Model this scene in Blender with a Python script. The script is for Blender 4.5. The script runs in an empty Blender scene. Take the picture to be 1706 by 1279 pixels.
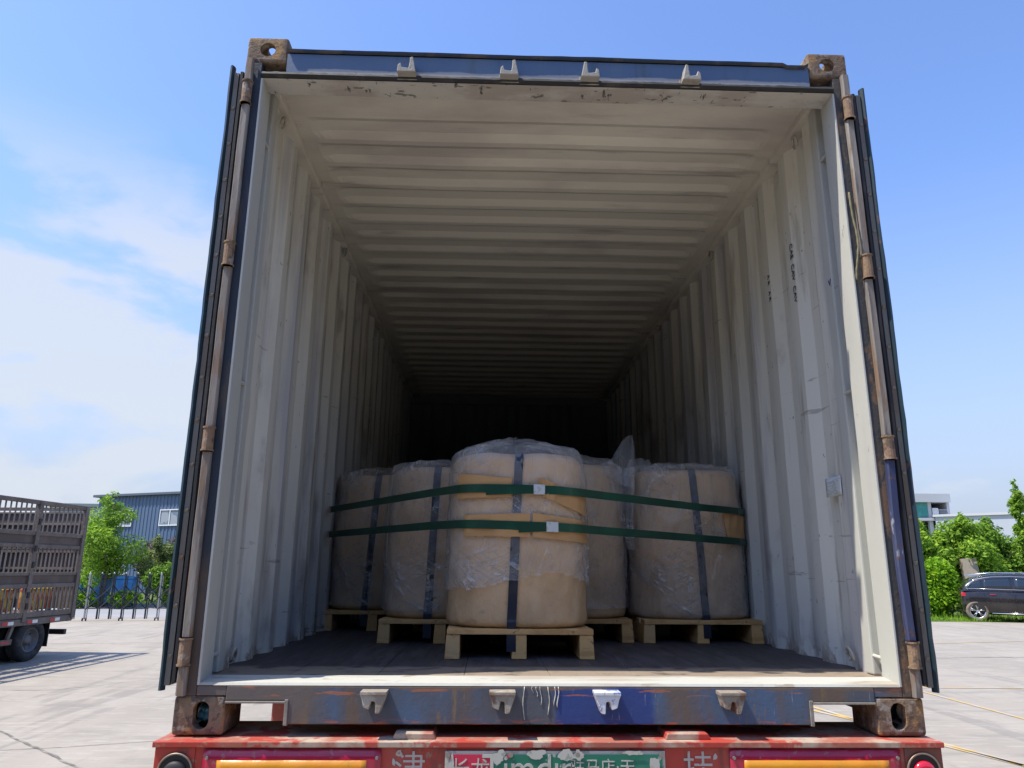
import bpy, bmesh, math, random
import numpy as np
from mathutils import Vector, Matrix, noise as mn

sc = bpy.context.scene
COL = sc.collection
# ------------------------------------------------------------------ camera
Z0 = 1.20                      # height of the container's underside above the yard
YAW, PITCH, ROLL, FPX = 0.0304943463, 0.247128498, 0.0077940, 1216.40463
cam_d = bpy.data.cameras.new("camera"); cam = bpy.data.objects.new("camera", cam_d); COL.objects.link(cam)
cy, sy, cp, sp = math.cos(YAW), math.sin(YAW), math.cos(PITCH), math.sin(PITCH)
fv = Vector((sy*cp, cy*cp, sp)); r0 = Vector((cy, -sy, 0)); u0 = r0.cross(fv)
rv = r0*math.cos(ROLL)+u0*math.sin(ROLL); uv_ = -r0*math.sin(ROLL)+u0*math.cos(ROLL)
m = Matrix((rv, uv_, -fv)).transposed().to_4x4(); m.translation = Vector((-0.22394708, -2.54293810, 0.522030234+Z0))
cam.matrix_world = m
cam_d.sensor_width = 36; cam_d.lens = FPX/1706*36; cam_d.clip_start = .05; cam_d.clip_end = 3000
sc.camera = cam
# ------------------------------------------------------------------ light
SUN = Vector((-.5, -.13, 1.0)).normalized()
SUN_EL = math.asin(SUN.z); 
w = bpy.data.worlds.new("World"); sc.world = w; w.use_nodes = True
nt = w.node_tree; nt.nodes.clear()
def N(t, ty, **kw):
    n = t.nodes.new(ty)
    for k, v in kw.items(): setattr(n, k, v)
    return n
sky = N(nt, 'ShaderNodeTexSky', sky_type='NISHITA', sun_disc=False)
sky.sun_elevation = SUN_EL; sky.sun_rotation = math.atan2(SUN.x, SUN.y)
sky.air_density = 1.0; sky.dust_density = 1.0; sky.ozone_density = 2.0; sky.altitude = 0
bg = N(nt, 'ShaderNodeBackground'); bg.inputs[1].default_value = 0.14
out = N(nt, 'ShaderNodeOutputWorld')
tc = N(nt, 'ShaderNodeTexCoord')
# clouds: noise over the sky direction, gathered in banks
sep = N(nt, 'ShaderNodeSeparateXYZ'); nt.links.new(tc.outputs['Generated'], sep.inputs[0])
mp = N(nt, 'ShaderNodeMapping'); mp.inputs['Scale'].default_value = (1.6, 1.6, 3.6); mp.inputs['Location'].default_value = (.35, .1, .62)
nt.links.new(tc.outputs['Generated'], mp.inputs[0])
nz = N(nt, 'ShaderNodeTexNoise'); nz.inputs['Scale'].default_value = 2.9; nz.inputs['Detail'].default_value = 9; nz.inputs['Roughness'].default_value = .52; nz.inputs['Distortion'].default_value = .25
nt.links.new(mp.outputs[0], nz.inputs['Vector'])
def mathn(t, op, a, b=None, c=None, clamp=False):
    n = N(t, 'ShaderNodeMath', operation=op); n.use_clamp = clamp
    for i, v in enumerate((a, b, c)):
        if v is None: continue
        if isinstance(v, (int, float)): n.inputs[i].default_value = v
        else: t.links.new(v, n.inputs[i])
    return n.outputs[0]
def mrange(t, v, a, b, c=0., d=1., smooth=True):
    n = N(t, 'ShaderNodeMapRange'); n.interpolation_type = 'SMOOTHSTEP' if smooth else 'LINEAR'
    t.links.new(v, n.inputs[0])
    for i, x in enumerate((a, b, c, d)): n.inputs[i+1].default_value = x
    return n.outputs[0]
def vdot(t, v, d):
    n = N(t, 'ShaderNodeVectorMath', operation='DOT_PRODUCT'); t.links.new(v, n.inputs[0]); n.inputs[1].default_value = d
    return n.outputs['Value']
def dirmask(d, a, b):
    dd = Vector(d).normalized(); return mrange(nt, vdot(nt, tc.outputs['Generated'], dd), a, b)
lm = dirmask((-.62, .78, .24), .86, .985)
band = mrange(nt, sep.outputs[2], .62, .22)
bias = mathn(nt, 'MULTIPLY', lm, .25)
dens = mathn(nt, 'ADD', nz.outputs[0], bias)
dens = mathn(nt, 'ADD', dens, mathn(nt, 'MULTIPLY', band, .02))
cl = mrange(nt, dens, .62, .78)
cl = mathn(nt, 'MULTIPLY', cl, mrange(nt, sep.outputs[2], .52, .36))
hz = mrange(nt, sep.outputs[2], .47, .06, 0, .96, smooth=False)
hz = mathn(nt, 'POWER', hz, 1.25)
veil = N(nt, 'ShaderNodeMix', data_type='RGBA'); nt.links.new(hz, veil.inputs[0])
tint = N(nt, 'ShaderNodeMix', data_type='RGBA', blend_type='MULTIPLY'); tint.inputs[0].default_value = 1
nt.links.new(sky.outputs[0], tint.inputs[6]); tint.inputs[7].default_value = (.95, 1.07, 1.34, 1)
nt.links.new(tint.outputs[2], veil.inputs[6]); veil.inputs[7].default_value = (2.45, 2.8, 3.45, 1)
mixc = N(nt, 'ShaderNodeMix', data_type='RGBA'); nt.links.new(mathn(nt, 'MULTIPLY', cl, .82), mixc.inputs[0])
nt.links.new(veil.outputs[2], mixc.inputs[6]); mixc.inputs[7].default_value = (3.35, 3.6, 4.0, 1)
nt.links.new(mixc.outputs[2], bg.inputs[0]); nt.links.new(bg.outputs[0], out.inputs[0])
sd = bpy.data.lights.new("sun", 'SUN'); sd.energy = 4.2; sd.angle = math.radians(.53); sd.color = (1, .94, .83)
so = bpy.data.objects.new("sun", sd); COL.objects.link(so)
so.rotation_euler = SUN.to_track_quat('Z', 'Y').to_euler(); so.location = (-5, -2, 12)
sc.view_settings.view_transform = 'Standard'; sc.view_settings.look = 'None'; sc.view_settings.gamma = 1
sc.view_settings.exposure = 0.66
sc.render.engine = 'CYCLES'
sc.cycles.max_bounces = 10; sc.cycles.diffuse_bounces = 2; sc.cycles.glossy_bounces = 4; sc.cycles.transparent_max_bounces = 16
sc.cycles.transmission_bounces = 4; sc.cycles.caustics_reflective = False; sc.cycles.caustics_refractive = False
sc.cycles.use_denoising = True

# ------------------------------------------------------------------ materials
def srgb(r, g, b):
    f = lambda c: (c/255/12.92 if c/255 <= .04045 else ((c/255+.055)/1.055)**2.4)
    return (f(r), f(g), f(b), 1)
def MAT(name, c, layers=(), rough=.7, metal=0, bump=None, spec=.5, rvar=0, coord='Object', islands=0, coat=0, trans=0, alpha=None):
    """layers: (colour, scale, lo, hi, stretch, amount[, (axis, a, b)]) laid one over the other by thresholded noise"""
    m = bpy.data.materials.new(name); m.use_nodes = True; t = m.node_tree
    bs = t.nodes['Principled BSDF']; tc = N(t, 'ShaderNodeTexCoord'); src = tc.outputs[coord]
    col = N(t, 'ShaderNodeRGB'); col.outputs[0].default_value = (*c[:3], 1); cur = col.outputs[0]
    sepn = None
    for i, L in enumerate(layers):
        colr, scale, lo, hi, st, amt = L[:6]
        mpn = N(t, 'ShaderNodeMapping'); mpn.inputs['Scale'].default_value = st; mpn.inputs['Location'].default_value = (i*3.7, i*1.3, i*2.1)
        t.links.new(src, mpn.inputs[0])
        nn = N(t, 'ShaderNodeTexNoise'); nn.inputs['Scale'].default_value = scale; nn.inputs['Detail'].default_value = 7; nn.inputs['Roughness'].default_value = .6
        t.links.new(mpn.outputs[0], nn.inputs['Vector']); v = mathn(t, 'MULTIPLY_ADD', nn.outputs[0], 1.55, -.275)
        if len(L) > 6 and L[6]:
            if sepn is None:
                sepn = N(t, 'ShaderNodeSeparateXYZ'); t.links.new(src, sepn.inputs[0])
            L_z = None
            for (ax, a, b) in L[6]:
                wob = mathn(t, 'ADD', sepn.outputs[ax], mathn(t, 'MULTIPLY', mathn(t, 'SUBTRACT', nn.outputs[0], .5), abs(b-a)*4))
                zf = mrange(t, wob, a, b)
                L_z = zf if L_z is None else mathn(t, 'MULTIPLY', L_z, zf)
            fac = mathn(t, 'MULTIPLY', mrange(t, v, lo, hi, 0, amt), L_z)
        else:
            fac = mrange(t, v, lo, hi, 0, amt)
        mx = N(t, 'ShaderNodeMix', data_type='RGBA'); t.links.new(fac, mx.inputs[0]); t.links.new(cur, mx.inputs[6]); mx.inputs[7].default_value = (*colr[:3], 1)
        cur = mx.outputs[2]
    if islands:
        g = N(t, 'ShaderNodeNewGeometry'); hs = N(t, 'ShaderNodeHueSaturation')
        t.links.new(mrange(t, g.outputs['Random Per Island'], 0, 1, 1-islands, 1+islands, False), hs.inputs['Value'])
        t.links.new(mrange(t, g.outputs['Random Per Island'], 0, 1, .5+islands*.06, .5-islands*.05, False), hs.inputs['Hue'])
        t.links.new(cur, hs.inputs['Color']); cur = hs.outputs[0]
    t.links.new(cur, bs.inputs['Base Color'])
    bs.inputs['Roughness'].default_value = rough; bs.inputs['Metallic'].default_value = metal
    bs.inputs['Specular IOR Level'].default_value = spec
    if coat: bs.inputs['Coat Weight'].default_value = coat; bs.inputs['Coat Roughness'].default_value = .08
    if rvar:
        n2 = N(t, 'ShaderNodeTexNoise'); n2.inputs['Scale'].default_value = 14; t.links.new(src, n2.inputs['Vector'])
        t.links.new(mrange(t, n2.outputs[0], .3, .7, max(.03, rough-rvar), min(1, rough+rvar)), bs.inputs['Roughness'])
    if bump:
        sclb, strength, dist, st = bump
        mpn = N(t, 'ShaderNodeMapping'); mpn.inputs['Scale'].default_value = st; t.links.new(src, mpn.inputs[0])
        n3 = N(t, 'ShaderNodeTexNoise'); n3.inputs['Scale'].default_value = sclb; n3.inputs['Detail'].default_value = 6; n3.inputs['Roughness'].default_value = .65
        t.links.new(mpn.outputs[0], n3.inputs['Vector'])
        b = N(t, 'ShaderNodeBump'); b.inputs['Strength'].default_value = strength; b.inputs['Distance'].default_value = dist
        t.links.new(n3.outputs[0], b.inputs['Height']); t.links.new(b.outputs[0], bs.inputs['Normal'])
    if trans:
        tr = N(t, 'ShaderNodeBsdfTranslucent'); t.links.new(cur, tr.inputs[0]); ms = N(t, 'ShaderNodeMixShader'); ms.inputs[0].default_value = trans
        o = t.nodes['Material Output']; t.links.new(bs.outputs[0], ms.inputs[1]); t.links.new(tr.outputs[0], ms.inputs[2]); t.links.new(ms.outputs[0], o.inputs[0])
    return m
U = (1, 1, 1)
RUST = (.16, .065, .03); RUST2 = (.26, .12, .05); DIRT = (.22, .17, .12)
M_wall = MAT('inner_cream_paint', (.71, .69, .60), [((.47, .44, .40), 1.1, .45, .75, (1, 1, .35), .7), ((.42, .42, .45), 4, .48, .7, (1, 1.4, .10), .7), ((.32, .27, .21), 7, .58, .78, (1, 1.4, .16), .6), ((.13, .10, .08), 36, .76, .82, (1, 1, .5), .7), ((.27, .22, .19), 9, .74, .80, (1, .10, 2.5), .6), ((.22, .13, .08), 14, .45, .62, (1, 1, .7), .8, ((2, .30, .18),)), ((.20, .18, .165), 2.2, .60, .8, (1, 1, .6), .6)], rough=.62, bump=(30, .12, .01, U))
M_ceil = MAT('ceiling_paint', (.76, .71, .60), [((.50, .44, .40), 1.4, .45, .8, (.5, 1.3, 1), .7), ((.38, .32, .30), 3.5, .60, .84, (.4, 2.5, 1), .6)], rough=.6, bump=(25, .1, .01, U))
M_endshade = MAT('end_wall_shade_grey', (.17, .175, .185), [((.12, .12, .125), 2, .45, .7, (1, 1, .3), .7)], rough=.7)  # shade of the far end put into the colour, darker than the side walls
M_jamb = MAT('white_jamb_paint', (.50, .50, .45), [((.42, .42, .39), 4, .5, .75, (1, 1, .25), .5), ((.25, .2, .15), 30, .76, .82, (1, 1, .4), .7)], rough=.5, bump=(20, .12, .01, U))
M_lintel = MAT('lintel_scuffed_paint', (.47, .45, .41), [((.34, .30, .26), 7, .45, .68, (.5, 1, 3), .8), ((.05, .05, .05), 16, .68, .74, (2.4, 1, .5), .9), ((.03, .03, .035), 40, .66, .74, (.35, 1, 1), .7)], rough=.6, bump=(20, .2, .01, U))
M_sillw = MAT('white_sill_paint', (.48, .475, .42), [((.36, .31, .24), 4, .46, .72, (.4, 3, 1), .8), ((.30, .23, .16), 26, .66, .76, (.3, 1, 1), .7)], rough=.55, bump=(25, .15, .01, U))
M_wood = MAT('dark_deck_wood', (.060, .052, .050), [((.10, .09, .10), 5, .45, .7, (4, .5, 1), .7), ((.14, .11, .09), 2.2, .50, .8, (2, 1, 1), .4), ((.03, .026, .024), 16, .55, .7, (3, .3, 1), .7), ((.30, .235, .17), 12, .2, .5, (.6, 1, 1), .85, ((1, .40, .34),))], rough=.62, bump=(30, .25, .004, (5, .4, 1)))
M_head = MAT('faded_blue_header', (.075, .125, .22), [((.11, .155, .22), 2.5, .42, .7, (1, 1, .3), .6), ((.06, .09, .10), 6, .55, .7, (2, 1, .2), .5), ((.36, .35, .34), 5, -.3, .0, (1.2, 1, 1), .92, ((2, 2.452, 2.444), (0, -.98, -.96))), ((.025, .024, .026), 22, .20, .4, (.3, 1, 2), .95, ((2, 2.424, 2.417),)), (RUST, 40, .72, .8, U, .8)], rough=.55, bump=(35, .2, .004, U))
M_beam = MAT('worn_blue_beam', (.075, .085, .105), [((.06, .115, .21), 2.6, .42, .62, (1, 1, .4), .8), ((.12, .085, .06), 3.3, .50, .66, (1.3, 1, .25), .9), ((.20, .13, .06), 11, .62, .76, (1.5, 1, .3), .7),
        ((.016, .045, .19), 3, -.5, 0, U, .96, ((0, -.014, .014), (0, .334, .306))), ((.26, .26, .28), 45, .70, .82, (2, 1, .25), .7), ((.15, .105, .07), 12, .1, .45, (.5, 1, 1), .92, ((2, .138, .146),)), ((.34, .10, .05), 30, .55, .66, (.4, 1, 2.5), .9, ((2, .062, .045),)), ((.13, .10, .075), 4, .1, .4, (1, 1, 1), .85, ((0, -.70, -.82),)), ((.34, .12, .06), 22, .64, .70, (.25, 1, 3), .9, ((2, .118, .126),))], rough=.6, bump=(40, .3, .005, U))
M_cast = MAT('rusty_cast_steel', (.15, .10, .065), [((.26, .185, .115), 9, .42, .62, U, .8), ((.38, .22, .075), 16, .57, .70, (1, 1, .7), .75), ((.34, .32, .28), 24, .60, .70, U, .6), ((.06, .045, .035), 45, .58, .68, U, .7)], rough=.85, bump=(70, .8, .006, U))
M_post = MAT('post_rusty_brown', (.10, .075, .055), [((.045, .05, .055), 3, .45, .6, (1, 1, .3), .9), ((.2, .12, .07), 18, .55, .68, (1, 1, .4), .8)], rough=.8, bump=(60, .6, .004, U))
M_postL = MAT('post_dark_navy', (.025, .035, .05), [((.09, .07, .055), 5, .55, .68, (1, 1, .3), .8), ((.11, .075, .05), 4, .2, .3, U, .8, ((2, .75, .45),))], rough=.7, bump=(60, .4, .004, U))
M_bar = MAT('hinge_bar_weathered', (.20, .175, .15), [((.29, .26, .225), 5, .45, .62, (3, 1, .3), .8), ((.20, .12, .07), 14, .52, .66, (2, 1, .3), .8), ((.10, .09, .085), 25, .6, .7, (3, 1, .25), .7)], rough=.7, bump=(60, .4, .003, (2, 2, .4)))
M_barblue = MAT('hinge_bar_blue_paint', (.035, .045, .105), [((.07, .08, .14), 5, .5, .7, (2, 1, .3), .7), ((.3, .3, .33), 30, .66, .72, (1, 1, .3), .8), (RUST, 22, .66, .72, U, .8)], rough=.5, bump=(40, .3, .003, U))
M_hinge = MAT('rusty_hinge', (.22, .14, .09), [((.27, .18, .10), 14, .5, .66, U, .7), ((.09, .065, .05), 28, .55, .66, U, .8), ((.34, .30, .26), 20, .6, .7, U, .7)], rough=.9, bump=(90, .8, .004, U))
M_door = MAT('door_teal_paint', (.012, .032, .042), [((.02, .055, .085), 4, .5, .7, (1, 1, .3), .8), ((.015, .03, .05), 7, .5, .65, (1, 1, .3), .7), (RUST, 22, .68, .72, (1, 1, .5), .8)], rough=.45, bump=(30, .2, .004, U))
M_doorin = MAT('door_inner_grey', (.30, .30, .28), [((.18, .17, .15), 4, .45, .65, (1, 1, .3), .7), (RUST2, 24, .64, .72, (1, 1, .4), .8)], rough=.6, bump=(30, .2, .004, U))
M_rubber = MAT('black_rubber_gasket', (.018, .018, .02), [((.06, .055, .05), 9, .5, .7, (1, 1, .3), .7)], rough=.75, bump=(40, .3, .003, U))
M_boltstrip = MAT('gasket_strip_metal', (.15, .14, .12), [((.14, .10, .07), 11, .48, .66, (1, 1, .3), .8)], rough=.55, bump=(40, .3, .003, U))
M_bolt = MAT('old_bolt', (.22, .19, .14), [((.22, .13, .06), 40, .5, .65, U, .8)], rough=.6)
M_outer = MAT('outer_blue_paint', (.045, .09, .16), [((.08, .12, .18), 3, .5, .7, (1, 1, .3), .7), (RUST, 15, .68, .74, (1, 1, .5), .8)], rough=.5)
M_keeper = MAT('keeper_cast_dusty', (.26, .22, .175), [((.42, .385, .32), 12, .50, .70, U, .8), ((.16, .095, .06), 13, .50, .64, (1, 1, .7), .9)], rough=.8, bump=(80, .7, .004, U))
M_keeperpale = MAT('keeper_pale_grey', (.33, .31, .27), [((.26, .20, .15), 12, .55, .72, U, .7)], rough=.8, bump=(80, .7, .004, U))
M_keeperblue = MAT('keeper_white_blue_paint', (.62, .64, .68), [((.10, .18, .42), 17, .52, .60, (1, 1, .7), .85), (RUST, 40, .6, .7, U, .6)], rough=.6, bump=(80, .6, .004, U))
M_ring = MAT('lashing_ring_paint', (.42, .39, .33), [(RUST, 22, .52, .64, U, .7)], rough=.6)
M_red = MAT('trailer_red_paint', (.44, .045, .03), [((.36, .11, .08), 4, .48, .7, (1, 1, .5), .7), ((.17, .05, .035), 9, .55, .7, (1.4, 1, .4), .7), ((.25, .18, .12), 30, .66, .74, U, .7)], rough=.55, bump=(35, .2, .003, U))
M_redtop = MAT('trailer_deck_dusty_red', (.34, .10, .065), [((.42, .35, .27), 3.2, .46, .64, (1, 1, 1), .9), ((.38, .035, .02), 7, .52, .60, U, .9), ((.28, .2, .14), 22, .6, .7, U, .6)], rough=.7, bump=(50, .3, .003, U))
M_redbrown = MAT('trailer_corner_brown', (.22, .07, .045), [((.40, .05, .03), 6, .48, .62, (1, 1, .6), .9), ((.12, .08, .055), 12, .56, .66, U, .7)], rough=.7, bump=(50, .3, .003, U))
M_refred = MAT('reflector_crimson', (.40, .010, .045), [((.34, .01, .04), 5, .45, .65, U, .6), ((.3, .2, .16), 40, .68, .74, U, .5)], rough=.28, bump=(5, .25, .02, U), coat=.4)
M_refyel = MAT('reflector_amber', (.55, .235, .006), [((.55, .20, .008), 5, .45, .65, (1, 1, 1), .7), ((.35, .22, .05), 30, .66, .74, U, .5)], rough=.3, bump=(5, .25, .02, U), coat=.4)
M_signgreen = MAT('sign_green', (.012, .15, .09), [((.03, .20, .13), 6, .5, .7, U, .7), ((.4, .4, .36), 34, .68, .72, U, .8)], rough=.5)
M_signred = MAT('sign_crimson', (.52, .02, .06), [((.4, .25, .2), 30, .68, .73, U, .7)], rough=.5)
M_signwhite = MAT('sign_worn_white', (.46, .45, .39), [((.32, .29, .24), 18, .5, .68, U, .7), ((.2, .25, .2), 50, .64, .7, U, .7)], rough=.6)
M_stencil = MAT('stencil_white_paint', (.46, .42, .37), [((.42, .12, .08), 30, .60, .66, U, .9), ((.5, .45, .38), 12, .5, .7, U, .6)], rough=.65)
M_lens = MAT('red_lamp_lens', (.55, .01, .03), rough=.12, coat=1, bump=(120, .3, .002, U))
M_chrome = MAT('lamp_rim_metal', (.26, .22, .17), [((.2, .12, .07), 20, .5, .7, U, .6)], rough=.45, metal=.5)
M_black = MAT('black_void', (.015, .015, .016), rough=.6)
M_bluecloth = MAT('blue_plastic_scrap', (.02, .10, .14), [((.06, .24, .30), 20, .5, .62, U, .7)], rough=.35, bump=(30, .8, .01, U))
M_kraft = MAT('kraft_paper', (.66, .42, .215), [((.50, .31, .15), 3, .42, .7, U, .7), ((.70, .49, .28), 7, .5, .72, (1, 1, .5), .5), ((.36, .24, .14), 14, .62, .8, (1, 1, 1.5), .5)], rough=.62, bump=(5, .55, .03, (1, 1, .6)))
M_card = MAT('corrugated_cardboard', (.55, .31, .125), [((.46, .255, .10), 7, .45, .7, (1, 1, 2), .6)], rough=.85, bump=(60, .2, .003, (.2, .2, 3)))
M_pine = MAT('pine_wood', (.74, .42, .15), [((.50, .25, .08), 8, .45, .65, (1, .5, 3), .7), ((.66, .44, .21), 3, .5, .7, U, .5), ((.22, .12, .05), 22, .69, .74, U, .8)], rough=.7, bump=(30, .25, .003, (.6, .6, 4)))
M_navy = MAT('navy_webbing', (.005, .009, .022), [((.014, .02, .04), 20, .5, .7, (1, 1, .5), .6)], rough=.42)
M_green = MAT('green_polyester_strap', (.003, .050, .024), [((.006, .085, .040), 6, .5, .7, U, .6)], rough=.30, spec=.6)
M_seal = MAT('crimp_seal_tape', (.70, .72, .70), [((.45, .50, .47), 50, .5, .62, U, .7)], rough=.3, metal=.3)
M_thread = MAT('pale_thread', (.5, .46, .36), rough=.7)
M_paper = MAT('white_label_paper', (.66, .69, .68), rough=.6)
M_ink = MAT('marker_ink', (.02, .02, .06), rough=.6)
M_inkblue = MAT('blue_marker_ink', (.015, .015, .20), rough=.6)
M_print = MAT('label_print', (.34, .37, .37), rough=.7)
M_cream_drip = MAT('cream_paint_drip', (.52, .52, .46), rough=.45)

def film_mat(name, base=.16, tint=(.90, .86, .80)):
    m = bpy.data.materials.new(name); m.use_nodes = True; t = m.node_tree; bs = t.nodes['Principled BSDF']; o = t.nodes['Material Output']
    tc = N(t, 'ShaderNodeTexCoord')
    def tex(sc_, st, loc, lo, hi, dist=0.0, ty='noise'):
        rot = N(t, 'ShaderNodeMapping'); rot.inputs['Rotation'].default_value = loc; t.links.new(tc.outputs['UV'], rot.inputs[0]); mpn = N(t, 'ShaderNodeMapping'); mpn.inputs['Scale'].default_value = st; t.links.new(rot.outputs[0], mpn.inputs[0])
        n = N(t, 'ShaderNodeTexNoise'); n.inputs['Scale'].default_value = sc_; n.inputs['Detail'].default_value = 1.2; n.inputs['Distortion'].default_value = dist
        t.links.new(mpn.outputs[0], n.inputs['Vector'])
        # ridge: bright where the noise crosses its middle
        d = mathn(t, 'ABSOLUTE', mathn(t, 'SUBTRACT', n.outputs[0], .5)); return mrange(t, d, hi, lo), n.outputs[0]
    r1, n1 = tex(3.2, (1.0, 9.0, 1), (0, 0, .62), .0, .030, .12)
    r2, n2 = tex(4.0, (1.0, 9.0, 1), (0, 0, -.45), .0, .024, .12)
    r3, n3 = tex(2.4, (6, 1.0, 1), (0, 0, .25), .0, .016, .2)
    mk, nk = tex(2.2, (1, 1.4, 1), (0, 0, .9), 0, .1, .4)
    patch = mrange(t, nk, .42, .66)
    s = mathn(t, 'ADD', mathn(t, 'MULTIPLY', r1, .55), mathn(t, 'MULTIPLY', r2, .45)); s = mathn(t, 'ADD', mathn(t, 'MULTIPLY', s, patch), mathn(t, 'MULTIPLY', r3, .18))  # milky creases, with crinkle highlights painted in as white streaks
    lw = N(t, 'ShaderNodeLayerWeight'); lw.inputs[0].default_value = .35
    hzp = mrange(t, nk, .50, .72)
    fac = mathn(t, 'ADD', mathn(t, 'MULTIPLY', s, .72), mathn(t, 'MULTIPLY', lw.outputs['Facing'], .40)); fac = mathn(t, 'ADD', fac, mathn(t, 'MULTIPLY', hzp, .22))
    fac = mathn(t, 'ADD', fac, base, clamp=True)
    bs.inputs['Base Color'].default_value = (*tint, 1); bs.inputs['Roughness'].default_value = .16; bs.inputs['Specular IOR Level'].default_value = 1.0; bs.inputs['Coat Weight'].default_value = 1.0; bs.inputs['Coat IOR'].default_value = 1.7; bs.inputs['Coat Roughness'].default_value = .12; b_coat = bs
    bsum = mathn(t, 'ADD', mathn(t, 'MULTIPLY', n1, 1.0), mathn(t, 'MULTIPLY', n2, .8)); bsum = mathn(t, 'ADD', bsum, mathn(t, 'MULTIPLY', s, .6))
    b = N(t, 'ShaderNodeBump'); b.inputs['Strength'].default_value = .9; b.inputs['Distance'].default_value = .02; t.links.new(bsum, b.inputs['Height']); t.links.new(b.outputs[0], bs.inputs['Normal'])
    tr = N(t, 'ShaderNodeBsdfTransparent'); ms = N(t, 'ShaderNodeMixShader'); t.links.new(fac, ms.inputs[0]); t.links.new(tr.outputs[0], ms.inputs[1]); t.links.new(bs.outputs[0], ms.inputs[2])
    t.links.new(ms.outputs[0], o.inputs[0]); return m
M_film = film_mat('stretch_film', .12)
M_filmflap = film_mat('stretch_film_loose', .16)

# ------------------------------------------------------------------ mesh helpers
def link(name, me, mats, parent=None, smooth=False, loc=None):
    o = bpy.data.objects.new(name, me); COL.objects.link(o)
    for mm in (mats if isinstance(mats, (list, tuple)) else [mats]): me.materials.append(mm)
    if parent is not None: o.parent = parent
    if loc is not None: o.location = loc
    if smooth:
        for p in me.polygons: p.use_smooth = True
    return o
class MB:
    def __init__(s): s.bm = bmesh.new()
    def box(s, x0, x1, y0, y1, z0, z1, bev=0, mat=0, seg=2):
        b = bmesh.new(); r = bmesh.ops.create_cube(b, size=1)
        for v in b.verts: v.co = Vector(((x0+x1)/2+v.co.x*(x1-x0), (y0+y1)/2+v.co.y*(y1-y0), (z0+z1)/2+v.co.z*(z1-z0)))
        if bev: bmesh.ops.bevel(b, geom=b.edges[:], offset=bev, segments=seg, affect='EDGES', profile=.6)
        s._join(b, mat); return s
    def _join(s, b, mat=0, M=None):
        if M is not None: b.transform(M)
        for f in b.faces: f.material_index = mat
        me = bpy.data.meshes.new('tmp'); b.to_mesh(me); b.free()
        n0 = len(s.bm.faces); s.bm.from_mesh(me); bpy.data.meshes.remove(me)
        return s
    def tube(s, pts, r, n=10, mat=0, caps=True, radii=None):
        b = bmesh.new(); pts = [Vector(p) for p in pts]; rings = []
        up = None
        for i, p in enumerate(pts):
            d = (pts[min(i+1, len(pts)-1)]-pts[max(i-1, 0)]).normalized()
            if up is None: up = d.orthogonal().normalized()
            up = (up - d*up.dot(d)).normalized(); sd_ = d.cross(up); rr = radii[i] if radii else r
            rings.append([b.verts.new(p+up*math.cos(2*math.pi*k/n)*rr+sd_*math.sin(2*math.pi*k/n)*rr) for k in range(n)])
        for a, c in zip(rings, rings[1:]):
            for k in range(n): b.faces.new((a[k], a[(k+1) % n], c[(k+1) % n], c[k]))
        if caps: b.faces.new(rings[0][::-1]); b.faces.new(rings[-1])
        return s._join(b, mat)
    def prism(s, prof, axis, a, c, mat=0, bev=0):
        """prof: 2-D outline; axis 0/1/2 extruded from a to c (the other two axes take the outline in order)"""
        b = bmesh.new()
        def P(p, t):
            q = [0, 0, 0]; o = [i for i in range(3) if i != axis]; q[o[0]] = p[0]; q[o[1]] = p[1]; q[axis] = t; return q
        A = [b.verts.new(P(p, a)) for p in prof]; C_ = [b.verts.new(P(p, c)) for p in prof]; n = len(prof)
        b.faces.new(A); b.faces.new(C_[::-1])
        for i in range(n): b.faces.new((A[i], C_[i], C_[(i+1) % n], A[(i+1) % n]))
        bmesh.ops.recalc_face_normals(b, faces=b.faces[:])
        if bev: bmesh.ops.bevel(b, geom=b.edges[:], offset=bev, segments=1, affect='EDGES')
        return s._join(b, mat)
    def grid(s, P, mat=0, thick=None):
        """P: rows of points; thick: vector offset or rows of offsets giving the other side"""
        b = bmesh.new(); V = [[b.verts.new(p) for p in row] for row in P]
        for i in range(len(P)-1):
            for j in range(len(P[0])-1): b.faces.new((V[i][j], V[i+1][j], V[i+1][j+1], V[i][j+1]))
        if thick is not None:
            n, m_ = len(P), len(P[0])
            T = [[b.verts.new(Vector(P[i][j])+(Vector(thick[i][j]) if isinstance(thick[0], (list, tuple)) and not isinstance(thick[0], Vector) and isinstance(thick[0][0], (list, tuple, Vector)) else Vector(thick))) for j in range(m_)] for i in range(n)]
            for i in range(n-1):
                for j in range(m_-1): b.faces.new((T[i][j], T[i][j+1], T[i+1][j+1], T[i+1][j]))
            for i in range(n-1):
                b.faces.new((V[i][0], T[i][0], T[i+1][0], V[i+1][0])); b.faces.new((V[i][-1], V[i+1][-1], T[i+1][-1], T[i][-1]))
            for j in range(m_-1):
                b.faces.new((V[0][j], V[0][j+1], T[0][j+1], T[0][j])); b.faces.new((V[-1][j], T[-1][j], T[-1][j+1], V[-1][j+1]))
            bmesh.ops.recalc_face_normals(b, faces=b.faces[:])
        return s._join(b, mat)
    def build(s, name, mats, parent=None, smooth=False, loc=None):
        me = bpy.data.meshes.new(name); s.bm.to_mesh(me); s.bm.free()
        return link(name, me, mats, parent, smooth, loc)
def tag(o, label=None, cat=None, group=None, kind=None):
    if label: o['label'] = label
    if cat: o['category'] = cat
    if group: o['group'] = group
    if kind: o['kind'] = kind
    return o
def empty(name, loc=(0, 0, 0), rz=0, label=None, cat=None, group=None):
    o = bpy.data.objects.new(name, None); COL.objects.link(o); o.location = loc; o.rotation_euler = (0, 0, rz); o.empty_display_size = .2
    return tag(o, label, cat, group)
def copy_tree(o, parent=None):
    c = o.copy(); COL.objects.link(c); c.parent = parent
    for ch in [k for k in bpy.data.objects if k.parent == o]: copy_tree(ch, c)
    return c
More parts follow.
